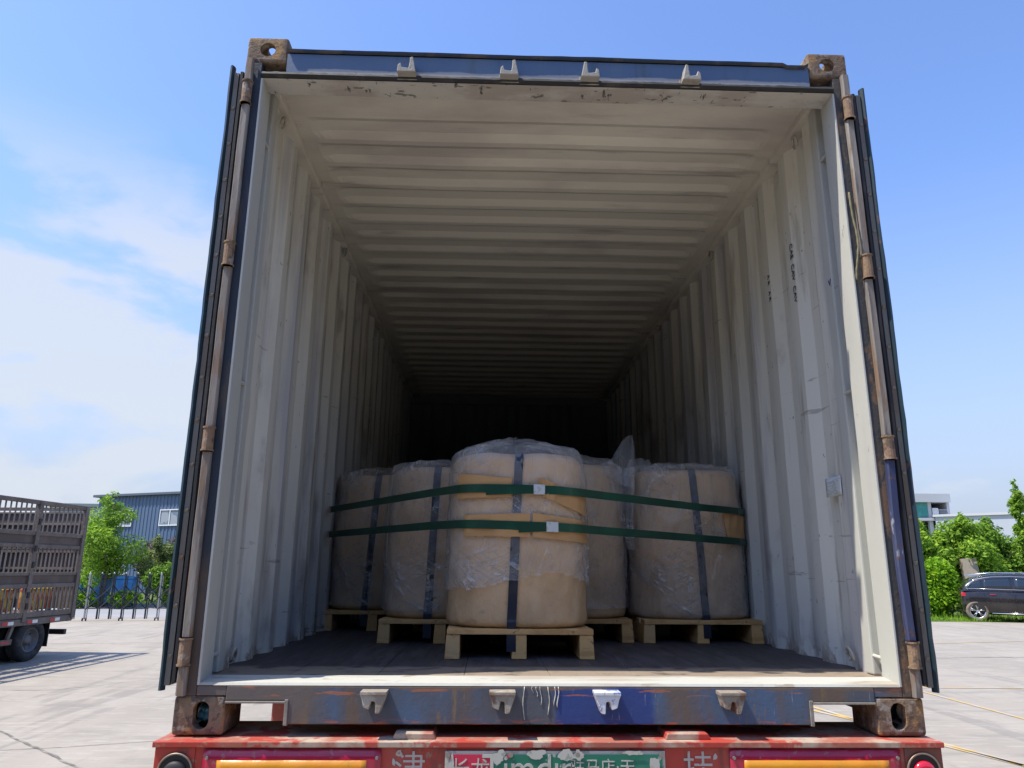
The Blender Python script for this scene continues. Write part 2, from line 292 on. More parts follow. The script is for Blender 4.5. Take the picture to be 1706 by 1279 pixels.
def text_mesh(txt, size, depth=.0012):
    cu = bpy.data.curves.new('t', 'FONT'); cu.body = txt; cu.size = size; cu.extrude = depth; cu.align_x = 'CENTER'; cu.resolution_u = 3
    o = bpy.data.objects.new('t', cu); COL.objects.link(o); bpy.context.view_layer.update()
    me = bpy.data.meshes.new_from_object(o.evaluated_get(bpy.context.evaluated_depsgraph_get()))
    bpy.data.objects.remove(o); bpy.data.curves.remove(cu); return me
def boolean(o, cutters):
    for c in cutters:
        md = o.modifiers.new('b', 'BOOLEAN'); md.object = c; md.operation = 'DIFFERENCE'; md.solver = 'EXACT'
    bpy.context.view_layer.update()
    me = bpy.data.meshes.new_from_object(o.evaluated_get(bpy.context.evaluated_depsgraph_get()))
    o.modifiers.clear(); old = o.data; o.data = me; bpy.data.meshes.remove(old)
    for c in cutters:
        d = c.data; bpy.data.objects.remove(c); bpy.data.meshes.remove(d)
def ns(p, s=1.0, seed=0): return mn.noise(Vector(p)*s+Vector((seed*7.1, seed*3.3, seed*1.7)))

# ================================================================== THE CONTAINER
box_c = empty('shipping_container', (0, 0, Z0), label='open worn blue shipping container with cream interior on the red trailer', cat='container')
L20 = 6.058; H = 2.591; HW = 1.219
# floor deck
mb = MB(); rnd = random.Random(4)
xs = np.linspace(-1.199, 1.199, 9)
for a, b in zip(xs, xs[1:]): mb.box(a+.0005, b-.0005, .10, 5.97, .13, .162, bev=.0015, seg=1)
mb.build('floor_deck', M_wood, box_c)
# door sill and bottom beam, with the two lifting pockets cut out of it
mb = MB(); mb.prism([(0.0, .150), (.004, .158), (.10, .168), (.106, .150)], 0, -1.146, 1.146)
mb.build('door_sill', M_sillw, box_c)
mb = MB()
mb.prism([(-1.057, .149), (-1.057, .104), (-.862, .104), (-.862, .034), (.842, .034), (.842, .102), (1.057, .102), (1.057, .149)], 1, 0.0, .09, bev=.003)
mb.box(-1.151, -1.0575, .002, .088, .119, .148, bev=.002); mb.box(1.0575, 1.151, .002, .088, .119, .148, bev=.002)
mb.build('bottom_beam', M_beam, box_c)
M_frame = MAT('pocket_rim_steel', (.22, .20, .17), [((.33, .30, .25), 12, .5, .7, U, .6)], rough=.8, bump=(60, .5, .004, U))
for s in (-1, 1):
    mb = MB(); a = .842 if s > 0 else .862
    mb.box(s*a-.006, s*a+.006, -.004, .20, .030, .108, bev=.002); 
    mb.box(min(s*a, s*1.057), max(s*a, s*1.057), -.004, .20, .096, .103, bev=.002)
    mb.build('pocket_rim', M_frame, box_c)
# paint drips
rd = random.Random(8)
for (x, l, r) in ((-.02, .085, .0028), (-.072, .02, .002), (-.058, .03, .0022), (.0, .058, .0028), (-.10, .10, .0025), (.011, .062, .003), (-.045, .055, .002)):
    mb = MB(); pts = [(x+.003*math.sin(k*.6+x*40), -.0016, .1485-l*k/8) for k in range(9)]
    mb.tube(pts, r, 6, radii=[r*(.3+.45*rd.random()) for _ in pts]); mb.build('paint_drip', M_cream_drip, box_c, True)
# side walls: trapezoid corrugation, cream inside, blue outside
def corr(y0, y1, pitch, d, x_in, flat_a=.25, flat_b=.26):
    pts = [(y0, 0)]; y = y0+.10
    while y+pitch < y1:
        pts += [(y, 0), (y+pitch*.245, d), (y+pitch*.5, d), (y+pitch*.745, 0)]; y += pitch
    pts.append((y1, 0)); return pts
for s in (-1, 1):
    prof = corr(.235, 5.95, .278, .031, 0)
    rows = []; 
    zs = [.145, .30, .8, 1.4, 2.0, 2.465]
    for (y, d) in prof:
        rows.append([(s*(1.165+d+.004*ns((y*2, z*1.2, s), 1)), y, z) for z in zs])
    mb = MB(); n0 = 0
    b = bmesh.new(); V = [[b.verts.new(p) for p in r] for r in rows]; T = [[b.verts.new((p[0]+s*.004, p[1], p[2])) for p in r] for r in rows]
    for i in range(len(rows)-1):
        for j in range(len(zs)-1):
            f = b.faces.new((V[i][j], V[i+1][j], V[i+1][j+1], V[i][j+1]) if s < 0 else (V[i][j], V[i][j+1], V[i+1][j+1], V[i+1][j])); f.material_index = 0
            f = b.faces.new((T[i][j], T[i][j+1], T[i+1][j+1], T[i+1][j]) if s < 0 else (T[i][j], T[i+1][j], T[i+1][j+1], T[i][j+1])); f.material_index = 1
    me = bpy.data.meshes.new('side_wall'); b.to_mesh(me); b.free(); link('side_wall', me, [M_wall, M_outer], box_c)
    # top rail (inside ledge) and bottom rail
    mb = MB(); mb.box(min(s*1.135, s*1.205), max(s*1.135, s*1.205), .10, 5.95, 2.462, 2.522, bev=.006); mb.build('top_rail', M_ceil, box_c)
    mb = MB(); mb.box(min(s*1.16, s*1.21), max(s*1.16, s*1.21), .14, 5.95, .02, .156, bev=.006); mb.build('bottom_rail', M_outer, box_c)
    # rear (door end) corner post: jamb, groove, second flange
    mb = MB(); mb.box(min(s*1.144, s*1.152), max(s*1.144, s*1.152), -.001, .105, .15, 2.40, bev=.002)
    mb.box(min(s*1.180, s*1.19), max(s*1.180, s*1.19), .10, .18, .15, 2.46)
    mb.box(min(s*1.152, s*1.185), max(s*1.152, s*1.185), .178, .24, .164, 2.46, bev=.006)
    for z in (.225, 1.19, 2.2): mb.tube([(s*1.160, .10, z), (s*1.160, .185, z+.004)], .007, 8)
    mb.build('door_jamb', M_jamb, box_c)
    mb = MB(); mb.box(min(s*1.1525, s*1.219), max(s*1.1525, s*1.219), 0.002, .10, .118, 2.473, bev=.003)
    mb.build('corner_post', M_post if s > 0 else M_postL, box_c)
    # hinges and the weathered bars between them
    hz_ = [(2.27, 2.37), (1.59, 1.685), (.905, .99), (.21, .295)]
    for a, c in hz_:
        mb = MB(); mb.tube([(s*1.195, -.018, a), (s*1.195, -.018, c)], .0185, 14)
        for zz in (a, c-.006): mb.tube([(s*1.195, -.018, zz), (s*1.195, -.018, zz+.006)], .0215, 14)
        mb.prism([(s*1.195, -.02), (s*1.228, -.012), (s*1.235, .01), (s*1.20, .0)], 2, a+.01, c-.01)
        mb.build('hinge', M_hinge, box_c)
    spans = [(2.372, 2.475), (1.688, 2.267), (.993, 1.587), (.298, .902), (.12, .207)]
    for i, (a, c) in enumerate(spans):
        mb = MB(); n = 10; P = []
        blue = (s > 0 and i == 3)
        for k in range(n+1):
            t = k/n; z = a+(c-a)*t; bend = (.006*math.sin(t*math.pi)*(-1 if blue else .2) + .0015*ns((z*6, s, 0)))
            x0, x1 = s*(1.181+bend), s*(1.210+bend)
            P.append([(x0, -.016, z), (x0+s*.004, -.022, z), (x1-s*.004, -.022, z), (x1, -.016, z)])
        mb.grid(P, thick=(0, .014, 0)); mb.build('hinge_bar', M_barblue if blue else M_bar, box_c)
    # the door, swung right round against the side
    dr = empty('door', (0, 0, 0)); dr.parent = box_c
    tz = 2.425 if s < 0 else 2.40
    P = []
    mb = MB(); mb.box(min(s*1.232, s*1.272), max(s*1.232, s*1.272), .004, 1.17, .15, tz, bev=.005); mb.build('panel', M_doorin, dr)
    mb = MB(); P = []
    for k in range(41):
        z = .135+(tz+.02-.135)*k/40; ww = .0035*ns((z*3, s*2, 0))+.002*ns((z*11, s*2, 5)); 
        P.append([(s*(1.256+ww), -.004, z), (s*(1.263+ww), -.016, z), (s*(1.271+ww*1.4), -.012, z), (s*(1.276+ww), .03, z)])
    mb.grid(P, thick=(0, .012, 0)); mb.build('outer_gasket', M_door, dr)
    mb = MB(); P = []
    for k in range(31):
        z = .16+(tz-.01-.16)*k/30; ww = .003*ns((z*4, s*5, 1))
        P.append([(s*(1.212+ww), -.002, z), (s*(1.218+ww), -.016, z), (s*(1.228+ww), -.016, z), (s*(1.234+ww), 0, z)])
    mb.grid(P, thick=(0, .014, 0)); mb.build('inner_gasket', M_rubber, dr)
    mb = MB(); mb.box(min(s*1.236, s*1.254), max(s*1.236, s*1.254), -.008, .004, .15, tz-.01, bev=.001); st = mb.build('gasket_strip', M_boltstrip, dr)
    k = 0; z = .24
    while z < tz-.05:
        mb = MB(); mb.tube([(s*1.245, -.008, z), (s*1.245, -.0105, z)], .0075, 8); mb.build('bolt', M_bolt, st, True); z += .155
    # locking bars on the outer face of the door (face the container's side once open)
# end wall, roof
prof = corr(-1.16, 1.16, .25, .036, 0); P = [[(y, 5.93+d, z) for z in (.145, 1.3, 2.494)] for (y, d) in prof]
mb = MB(); mb.grid(P, thick=(0, .004, 0)); mb.build('end_wall', M_endshade, box_c)
MB().box(-1.17, 1.17, 5.90, 5.975, 2.40, 2.494, bev=.004).build('front_header', M_endshade, box_c)
MB().box(-1.165, 1.165, 5.97, 5.995, .13, 2.53).build('front_panel', M_outer, box_c)
# roof: die-pressed cross ribs whose ends die out before the rails
yr = [.10, .36]; zr = [0, 0]; y = .42; pitch = .2085
while y < 5.8:
    yr += [y-.024, y+.020, y+.100, y+.150]; zr += [0, .017, .017, 0]; y += pitch
yr += [5.95]; zr += [0]
xst = [-1.14, -1.075, -1.05, -1.02, -.99, -.5, 0, .5, .99, 1.02, 1.05, 1.075, 1.14]; amp = [0, 0, .35, .8, 1, 1, 1, 1, 1, .8, .35, 0, 0]
P = [[(x, yy, 2.497+zz*a+.006*ns((x*1.2, yy*1.1, 3))) for x, a in zip(xst, amp)] for yy, zz in zip(yr, zr)]
mb = MB(); mb.grid(P, thick=(0, 0, .004)); mb.build('roof', M_ceil, box_c)
# header: front face, top lip, gasket remains, white scuffed lintel
mb = MB(); mb.prism([(0, 2.405), (0, 2.515), (.02, 2.528), (.11, 2.530), (.11, 2.50), (.06, 2.49), (.06, 2.41)], 0, -1.056, 1.056); mb.build('header', M_head, box_c)
mb = MB(); P = []
for k in range(121):
    x = -1.054+2.108*k/120; dz = .002*ns((x*3, 0, 0))+.0015*ns((x*14, 1, 0)) + (-.010 if abs(x-1.0) < .05 else 0)
    P.append([(x, -.010, 2.522+dz), (x, -.012, 2.530+dz), (x, .02, 2.534+dz)])
mb.grid(P, thick=(0, .006, -.004)); mb.build('top_lip', M_postL, box_c)
mb = MB(); P = []
for k in range(241):
    x = -1.146+2.292*k/240; a = .004*ns((x*9, 0, 2))+.004*ns((x*37, 1, 2)); b_ = .003*ns((x*21, 3, 2))
    P.append([(x, -.004, 2.428+a), (x, -.014+b_, 2.420+a*.6), (x, -.018+b_, 2.409+b_), (x, -.006, 2.400+b_*.6)])
mb.grid(P, thick=(0, .010, .002)); mb.build('gasket_remains', M_rubber, box_c)
mb = MB(); mb.prism([(.0, 2.400), (.085, 2.388), (.090, 2.400), (.090, 2.46), (.061, 2.46), (.061, 2.404)], 0, -1.146, 1.146); mb.build('lintel', M_lintel, box_c)
mb = MB(); mb.box(-1.165, 1.165, .06, .12, 2.44, 2.50); mb.build('roof_end_plate', M_ceil, box_c)
# outer side panel caps so that the box reads solid
# corner castings
def slot(cx, cz, w_, h_, axis, a, b_, n=20):
    prof = []; r = min(w_, h_)/2; dx = max(0, w_/2-r); dz = max(0, h_/2-r)
    for k in range(n):
        t = 2*math.pi*k/n; c, s_ = math.cos(t), math.sin(t)
        prof.append((cx+r*c+(dx if c > 0 else -dx), cz+r*s_+(dz if s_ > 0 else -dz)))
    q = MB().prism(prof, axis, a, b_); return q.build('cut', M_black)
bpy.context.view_layer.update()
for (yb, inward) in ((0, 1), (L20, -1)):
    for s in (-1, 1):
        for top in (0, 1):
            z0 = H-.118 if top else 0.0; x0, x1 = (s*HW, s*(HW-.162)); ylo, yhi = (yb, yb+.178*inward)
            c = MB().box(min(x0, x1), max(x0, x1), min(ylo, yhi), max(ylo, yhi), z0, z0+.118, bev=.014, seg=3).build('corner_casting', M_cast)
            cuts = []
            cuts.append(slot(s*(HW-.089 if not top else HW-.083), z0+.060, .052 if not top else .062, .084 if not top else .062, 1, ylo-.05*inward, ylo+.06*inward))
            cuts.append(MB().box(min(s*(HW-.028), s*(HW-.142)), max(s*(HW-.028), s*(HW-.142)), min(yb+.030*inward, yb+.15*inward), max(yb+.030*inward, yb+.15*inward), z0+.026, z0+.092).build('cut', M_black))
            zc = (z0+.08, z0+.16) if top else (z0-.05, z0+.03)
            prof = []
            for k in range(16):
                t = 2*math.pi*k/16; prof.append((s*(HW-.089)+.031*math.cos(t), yb+inward*.09+.058*math.sin(t)))
            cuts.append(MB().prism(prof, 2, *zc).build('cut', M_black))
            prof = [(yb+inward*.09+.036*math.cos(2*math.pi*k/16), z0+.059+.026*math.sin(2*math.pi*k/16)) for k in range(16)]
            cuts.append(MB().prism(prof, 0, s*(HW-.04), s*(HW+.04)).build('cut', M_black))
            boolean(c, cuts); c.parent = box_c
for s in (-1, 1):  # far posts, plain
    mb = MB(); mb.box(min(s*1.16, s*1.219), max(s*1.16, s*1.219), 5.93, 6.058, .118, 2.473, bev=.01); mb.build('corner_post', M_outer, box_c)
# locking-bar keepers
def keeper(x, z, up, flip, mat):
    k = 1 if up else -1; f = -1 if flip else 1
    if up:
        pr = [(-.037, -.014), (.037, -.014), (.034, .018), (.024, .026), (.019, .006), (-.008, .002), (-.012, .030), (-.012, .052), (-.024, .054), (-.030, .022)]
    else:
        pr = [(-.042, .016), (-.040, .004), (-.031, -.020), (-.022, -.046), (-.008, -.048), (-.006, -.012), (.006, -.010), (.012, -.036), (.030, -.030), (.036, -.006), (.043, .010), (.040, .018)]
    mb = MB(); mb.prism([(x+f*p, z+q) for p, q in pr], 1, -.052, .001, bev=.0025)
    if up: mb.box(x-.040, x+.040, -.012, .001, z-.022, z+.012, bev=.002)
    else: mb.box(x-.042, x+.042, -.056, .001, z+.008, z+.018, bev=.002)
    mb.build('locking_keeper', mat, box_c)
for x, f in ((-.573, 1), (-.168, 1), (.154, 0), (.560, 0)): keeper(x, 2.425, True, f, M_keeperpale)
for i, (x, f) in enumerate(((-.579, 1), (-.170, 1), (.166, 0), (.571, 1))): keeper(x, .122, False, f, M_keeperblue if i == 2 else M_keeper)
# lashing rings
for (x, y, z, a) in ((-1.157, .30, 2.40, .5), (-1.157, 1.72, 2.43, .7), (1.157, .37, 2.41, -.5), (1.157, 1.66, 2.43, -.6), (1.157, .325, .215, .4), (-1.157, .312, .205, -.4), (-1.157, 3.2, 2.43, .5), (1.157, 3.1, 2.43, .4)):
    mb = MB(); pts = []
    for k in range(17):
        t = -2.4+4.8*k/16; pts.append((x-math.copysign(.012+.006*math.cos(t), x), y+.020*math.sin(t)+a*.01*math.cos(t), z+.026*math.cos(t)))
    mb.tube(pts, .0055, 8); mb.build('lashing_ring', M_ring, box_c, True)
# loose rope on the right post
mb = MB(); pts = [(1.160, -.012, 1.95), (1.158, -.018, 1.90), (1.161, -.018, 1.84), (1.166, -.022, 1.78), (1.166, -.024, 1.72), (1.158, -.02, 1.66), (1.153, -.014, 1.62), (1.152, -.010, 1.58)]
sm = []
for i in range(len(pts)-1):
    for k in range(6): sm.append(Vector(pts[i]).lerp(Vector(pts[i+1]), k/6))
mb.tube(sm, .0038, 6, radii=[.0034+.001*((i//2) % 2) for i in range(len(sm))])
rope = mb.build('rope', MAT('frayed_rope', (.20, .18, .10), rough=.9), None, True, loc=(0, 0, Z0)); tag(rope, 'short frayed yellowish rope hanging on the right rusty door post', 'rope')
# inspection sheet and scribbles on the right wall
sh = MB(); P = [[(1.1595-.002*math.sin(j*.9), .425-.135*j/8, .812+.075*i/4) for j in range(9)] for i in range(5)]
sh.grid(P, thick=(.0006, 0, 0)); sheet = sh.build('paper_label', M_paper, None, True, loc=(0, 0, Z0)); tag(sheet, 'small white printed paper label stuck on the right inner wall', 'label')
mb = MB(); rr = random.Random(3)
for i in range(11):
    z = .875-.0054*i; y = .41 if i else .36
    for k in range(5):
        ln = .006+.014*rr.random(); y2 = y-ln
        if y2 < .31 - (.02 if i == 0 else 0): break
        if rr.random() < .8: mb.box(1.1568, 1.1578, y2, y, z-.0007, z+.0007)
        y = y2-.004
mb.build('print', M_print, sheet)
def wallmark(name, txt, y, z, size, mat, label, rot=-math.pi/2, x=1.1600, tilt=0):
    me = text_mesh(txt, size, .0006)
    o = link(name, me, mat, None)
    # lies on the right wall, facing -X, rotated in the wall's plane
    o.matrix_world = Matrix.Translation((x, y, Z0+z)) @ Matrix(((0, 0, -1, 0), (-1, 0, 0, 0), (0, 1, 0, 0), (0, 0, 0, 1))) @ Matrix.Rotation(rot, 4, 'Z')
    o.parent = box_c; o.matrix_parent_inverse = Matrix.Translation((0, 0, -Z0)); return o
wallmark('handwriting', 'CAE  CAV  CAV', .560, 1.85, .042, M_ink, '')
wallmark('handwriting', 'A R   A R', .845, 1.89, .036, M_ink, '')
wallmark('handwriting', 'V', .196, 1.645, .04, M_inkblue, '', rot=0, x=1.1500)

# ================================================================== CARGO
def profile(h, r, rb, rt, nb=3):
    """(radius factor, z) polyline: bottom corner, belly, shoulder, top"""
    pts = []
    for k in range(4): t = math.pi/2*k/3; pts.append((r-rb+rb*math.sin(t), rb-rb*math.cos(t)))
    ns_ = 64
    for k in range(1, ns_): pts.append((r, rb+(h-rb-rt)*k/ns_))
    for k in range(8): t = math.pi/2*k/7; pts.append((r-rt+rt*math.cos(t), h-rt+rt*math.sin(t)))
    for k in range(1, 9): pts.append(((r-rt)*(1-k/8), h+.012*math.sin(k/8*1.5)))
    return pts
class Bale:
    def __init__(s, cx, cy, z0, h, r, sq, seed, taper=.03, lean=0, rt=.045):
        s.cx, s.cy, s.z0, s.h, s.r, s.sq, s.seed, s.taper, s.lean, s.rt = cx, cy, z0, h, r, sq, seed, taper, lean, rt
    def rad(s, th, z, r=None):
        """radius at angle th (0 = towards the doors) and height z"""
        r = s.r if r is None else r
        c, q = abs(math.cos(th)), abs(math.sin(th)); n = s.sq
        k = (c**n+q**n)**(-1/n)
        f = z/s.h
        bulge = 1+.012*math.sin(f*math.pi)-s.taper*f**3+.014*math.exp(-((f-.05)/.08)**2)
        w = .009*ns((math.cos(th)*1.5, math.sin(th)*1.5, z*2.4), 1, s.seed)+.0045*ns((math.cos(th)*5, math.sin(th)*5, z*7), 1, s.seed+3)
        rg = 1-abs(ns((math.cos(th)*4+z*3.4, math.sin(th)*4-z*1.5, z*4), 1, s.seed+5))*2
        return r*k*bulge+w+.0065*max(0, rg-.45)
    def P(s, th, z, off=0, rmul=1):
        rr = s.rad(th, z)*rmul+off
        return Vector((s.cx+rr*math.sin(th)+s.lean*z, s.cy-rr*math.cos(th), s.z0+z))
def make_bale(B, label, film=True, film_lo=0.0, peak=0, strap_x=None, nth=150, group='wrapped bales on pallets in the container'):
    root = empty('wrapped_bale', (B.cx, B.cy, Z0+B.z0), label=label, cat='bale', group=group)
    O = Vector((B.cx, B.cy, B.z0))
    pr = profile(B.h, B.r, .024, B.rt)
    def shell(off, crump, lo, seed, pk):
        b = bmesh.new(); uvl = b.loops.layers.uv.new('UVMap'); V = []; UVs = {}
        arc = 0; last = None
        for i, (r, z) in enumerate(pr):
            if last: arc += math.hypot(r-last[0], z-last[1])
            last = (r, z); row = []
            for j in range(nth):
                th = 2*math.pi*j/nth; o_ = off
                if crump:
                    q = (math.cos(th)*3+z*2, math.sin(th)*3, z*4)
                    rg = 1-abs(ns(q, 1.3, seed))*2.2; o_ += .010*max(0, rg-.35)+.006*ns(q, 3.1, seed+2)+.004*max(0, 1-abs(ns(q, 5.2, seed+9))*3)
                    o_ = max(o_, .003)
                if i < 3: z_, rm = z, r/B.r
                else: z_, rm = z, r/B.r
                p = B.P(th, min(z_, B.h), o_*(rm if rm < .95 else 1), rm)
                if z_ > B.h-.02:
                    top = (o_ if crump else 0)+.006*ns((p.x*9, p.y*9, 2), 1, seed)
                    if pk: 
                        top += pk*min(1, max(0, 1-rm)*1.6)**.9*(.75+.5*abs(ns((math.cos(th)*3, math.sin(th)*3, 0), 1, seed+4))*2)+ .014*(1-abs(ns((p.x*7, p.y*7, 1), 1, seed+6))*2)*min(1, (1-rm)*6+.3)
                    p.z = B.z0+z_+top
                row.append(b.verts.new(p-O)); UVs[row[-1]] = (th, arc)
            V.append(row)
        for i in range(len(V)-1):
            for j in range(nth):
                j2 = (j+1) % nth; th = 2*math.pi*j/nth
                edge = lo(th) if callable(lo) else lo
                if pr[i][1] < edge and i < 66: continue
                f = b.faces.new((V[i][j], V[i][j2], V[i+1][j2], V[i+1][j])); f.smooth = True
                for lp in f.loops:
                    th_, a_ = UVs[lp.vert]
                    if j2 == 0 and th_ == 0: th_ = 2*math.pi
                    lp[uvl].uv = (th_*B.r, a_)
        for v in list(b.verts):
            if not v.link_faces: b.verts.remove(v)
        return b
    b = shell(0, False, -1, B.seed, 0); 
    me = bpy.data.meshes.new('paper_wrap'); b.to_mesh(me); b.free(); link('paper_wrap', me, M_kraft, root)
    if strap_x is not None:
        th0 = math.asin((strap_x[0])/B.r); th1 = math.asin((strap_x[1])/B.r)
        P = []; T = []
        zz = [z for r, z in pr if z <= B.h-B.rt]
        for z in [-.09, -.03] + zz:
            f = max(0, z)/B.h; th = th0+(th1-th0)*(1-f); row = []; zc = max(z, 0)
            for e in (-1, 1):
                p = B.P(th+e*.0185/B.r, zc, .0075); p.z = B.z0+z
                if z < .03: p.y = B.cy-B.r-.016
                row.append(p-O)
            P.append(row)
        for r, z in pr[-15:]:
            row = []
            for e in (-1, 1):
                rm = r/B.r; p = B.P(th0+e*.0185/max(r, .05) if r > .05 else th0, min(z, B.h), .0075*rm, rm)
                if z > B.h-.02: p.z = B.z0+z+.007
                if r <= .05: p.x = B.cx+strap_x[0]*r/B.r+e*.0185
                row.append(p-O)
            P.append(row)
        mb = MB(); mb.grid(P, thick=(0, -.0015, .0005)); mb.build('tie_strap', M_navy, root)
    if film:
        b = shell(.009, True, film_lo, B.seed+20, peak)
        me = bpy.data.meshes.new('plastic_film'); b.to_mesh(me); b.free(); link('plastic_film', me, M_film, root)
    return root
def pallet(x0, x1, y0, y1, label, h=.105, boards=None):
    root = empty('pallet', ((x0+x1)/2, y0, Z0+.163), label=label, cat='pallet', group='pine pallets under the bales')
    w2 = (x1-x0)/2; d = y1-y0; rs = random.Random(int(x0*1000))
    for s in (-1, 0, 1):
        mb = MB(); c = s*(w2-.0275); fl = .006
        b = bmesh.new(); 
        mb.prism([(c-.0275-(fl if s <= 0 else 0), 0.0), (c+.0275+(fl if s > 0 else 0), 0.0), (c+.0275, h-.022), (c-.0275, h-.022)], 1, 0.004, d-.004, bev=.002); mb.build('stringer', M_pine, root)
    n = 5; wb = d/n*.72
    for k in range(n):
        y = (d-wb)*k/(n-1); e = rs.uniform(-.003, .003)
        mb = MB(); mb.box(-w2+e, w2+e, y, y+wb, h-.0215, h, bev=.002); mb.build('deck_board', M_pine, root)
    return root
PH = .163+.115
pallet(-.388, .213, .60, 1.19, 'foremost pine pallet, under the tallest bale nearest the doors', h=.117)
pallet(-.752, -.15, 1.215, 1.80, 'pine pallet just behind and left of the foremost pallet', h=.113)
pallet(-1.178, -.60, 1.93, 2.50, 'shaded pine pallet farthest left against the corrugated wall', h=.113)
pallet(-.085, .512, 1.30, 1.88, 'half hidden pine pallet showing just right of the foremost one', h=.113)
pallet(.566, 1.166, 1.28, 1.87, 'pine pallet farthest right beside the right inner wall', h=.113)
B1 = Bale(-.092, .925, .282, .735, .305, 3.0, 1, taper=.035)
def lo1(th): return .175+.03*math.sin(th*2+.6)+.035*ns((math.cos(th)*2, math.sin(th)*2, 0), 1, 4)+.004*ns((math.cos(th)*8, math.sin(th)*8, 0), 1, 4)
make_bale(B1, 'tallest kraft bale in crinkled clear film, in front with four cardboard pads', film_lo=lo1, peak=.055, strap_x=(-.001, -.030))
B2 = Bale(-.455, 1.54, .278, .755, .305, 2.8, 2, taper=.03)
make_bale(B2, 'kraft bale directly left of and behind the front bale', film_lo=.03, peak=.03, strap_x=(-.033, -.058))
B3 = Bale(-.890, 2.25, .278, .795, .300, 2.8, 3, taper=.03)
make_bale(B3, 'dim kraft bale farthest left against the inner wall', film_lo=.02, peak=.03, strap_x=(-.005, -.050))
B4 = Bale(.215, 1.62, .278, .79, .298, 3.0, 4, taper=.02)
b4 = make_bale(B4, 'half hidden kraft bale right of the front one with film sticking up', film_lo=.04, peak=.03)
B5 = Bale(.853, 1.60, .278, .765, .302, 2.8, 5, taper=.035)
b5 = make_bale(B5, 'wide kraft bale farthest right with one dark blue tie strap', film_lo=.0, peak=.02, strap_x=(.0, .03))
# loose film standing up between the two right-hand bales
def flap(outline, y0, seed, parent, org, n=14):
    """outline: left and right (x,z) edges, bottom to top"""
    b = bmesh.new(); uvl = b.loops.layers.uv.new('UVMap'); V = []; U2 = {}
    for i in range(n+1):
        t = i/n*(len(outline)-1); k = min(int(t), len(outline)-2); f = t-k
        (lx, lz, rx, rz), (lx2, lz2, rx2, rz2) = outline[k], outline[k+1]
        l = Vector((lx+(lx2-lx)*f, 0, lz+(lz2-lz)*f)); r = Vector((rx+(rx2-rx)*f, 0, rz+(rz2-rz)*f)); row = []
        for j in range(13):
            p = l.lerp(r, j/12); p.y = y0+.035*math.sin(j*.9+seed)*(.4+.6*i/n)+.05*i/n+.012*ns((p.x*12, 0, p.z*7), 1, seed); p.x += .004*ns((0, p.z*20, 0), 1, seed+j)
            v = b.verts.new(p-org); row.append(v); U2[v] = (p.x*1.5, p.z*1.5)
        V.append(row)
    for i in range(n):
        for j in range(12):
            f = b.faces.new((V[i][j], V[i][j+1], V[i+1][j+1], V[i+1][j])); f.smooth = True
            for lp in f.loops: lp[uvl].uv = U2[lp.vert]
    me = bpy.data.meshes.new('loose_film'); b.to_mesh(me); b.free(); link('loose_film', me, M_filmflap, parent)
O4 = Vector((B4.cx, B4.cy, B4.z0))
flap([(.35, 1.04, .56, .92), (.37, 1.07, .565, 1.04), (.44, 1.10, .57, 1.10), (.47, 1.15, .572, 1.16), (.51, 1.21, .568, 1.20), (.535, 1.235, .562, 1.235)], 1.36, 2, b4, O4)
flap([(.50, 1.02, .67, 1.05), (.53, 1.07, .675, 1.08), (.56, 1.12, .66, 1.115)], 1.42, 5, b4, O4)
flap([(.50, .62, .535, .62), (.475, .78, .53, .78), (.44, .92, .545, .92), (.40, 1.05, .55, 1.05)], 1.305, 7, b4, O4)
# strings
for Bx, th, z1, z2, par in ((B2, -.95, .72, .28, None), (B5, .30, .74, .30, None)):
    root = [o for o in COL.objects if o.name.startswith('wrapped_bale') and abs(o.location.x-Bx.cx) < 1e-4][0]
    pts = [Bx.P(th+.03*math.sin(k*.7), z1+(z2-z1)*k/14, .022)-Vector((Bx.cx, Bx.cy, Bx.z0)) for k in range(15)]
    MB().tube(pts, .0016, 5).build('string', M_thread, root, True)
# cardboard pads
def pad(B, quad, label, off=.017, folds=None, thick=.005):
    """quad: (x,z) bottom-left, bottom-right, top-right, top-left on the bale's front"""
    nx, nz_ = 22, 5; P = []; T = []
    def srf(x, z, o):
        th = math.asin(max(-.97, min(.97, (x-B.cx)/(B.r*1.12))))
        for _ in range(4):
            p = B.P(th, z-B.z0, o); th += (x-p.x)/B.r*.8
            th = max(-1.45, min(1.45, th))
        return B.P(th, z-B.z0, o), th
    cx = sum(q[0] for q in quad)/4; cz = sum(q[1] for q in quad)/4
    c0, _ = srf(cx, cz, off)
    for i in range(nz_+1):
        ri, ti = [], []
        for j in range(nx+1):
            u, v = j/nx, i/nz_
            bl, br, tr, tl = [Vector((q[0], q[1])) for q in quad]
            q = bl.lerp(br, u).lerp(tl.lerp(tr, u), v)
            if v in (0, 1): q.y += .0025*ns((q.x*26, v*5, 0), 1, 3)
            o = off
            if folds and u < folds: o += .011*(abs(((u/folds)*4.0) % 1-.5)*2)
            p, th = srf(q.x, q.y, o); p2, _ = srf(q.x, q.y, o+thick)
            # pads are stiff: smooth the radius
            ri.append(p-c0); ti.append(p2-p)
        P.append(ri); T.append(ti)
    mb = MB(); mb.grid(P, thick=T); o = mb.build('cardboard_pad', M_card, None); o.location = c0+Vector((0, 0, Z0))
    tag(o, label, 'cardboard pad', 'cardboard pads under the green straps'); return o
pad(B1, ((-.362, .812), (-.125, .818), (-.125, .898), (-.360, .921)), 'upper left cardboard pad on the front bale, left of the navy strap')
pad(B1, ((-.008, .826), (.203, .745), (.204, .832), (-.010, .902)), 'slanting creased cardboard pad on the front bale, upper right', folds=.34)
pad(B1, ((-.328, .655), (-.047, .650), (-.047, .750), (-.326, .742)), 'lower left cardboard pad across the front bale middle')
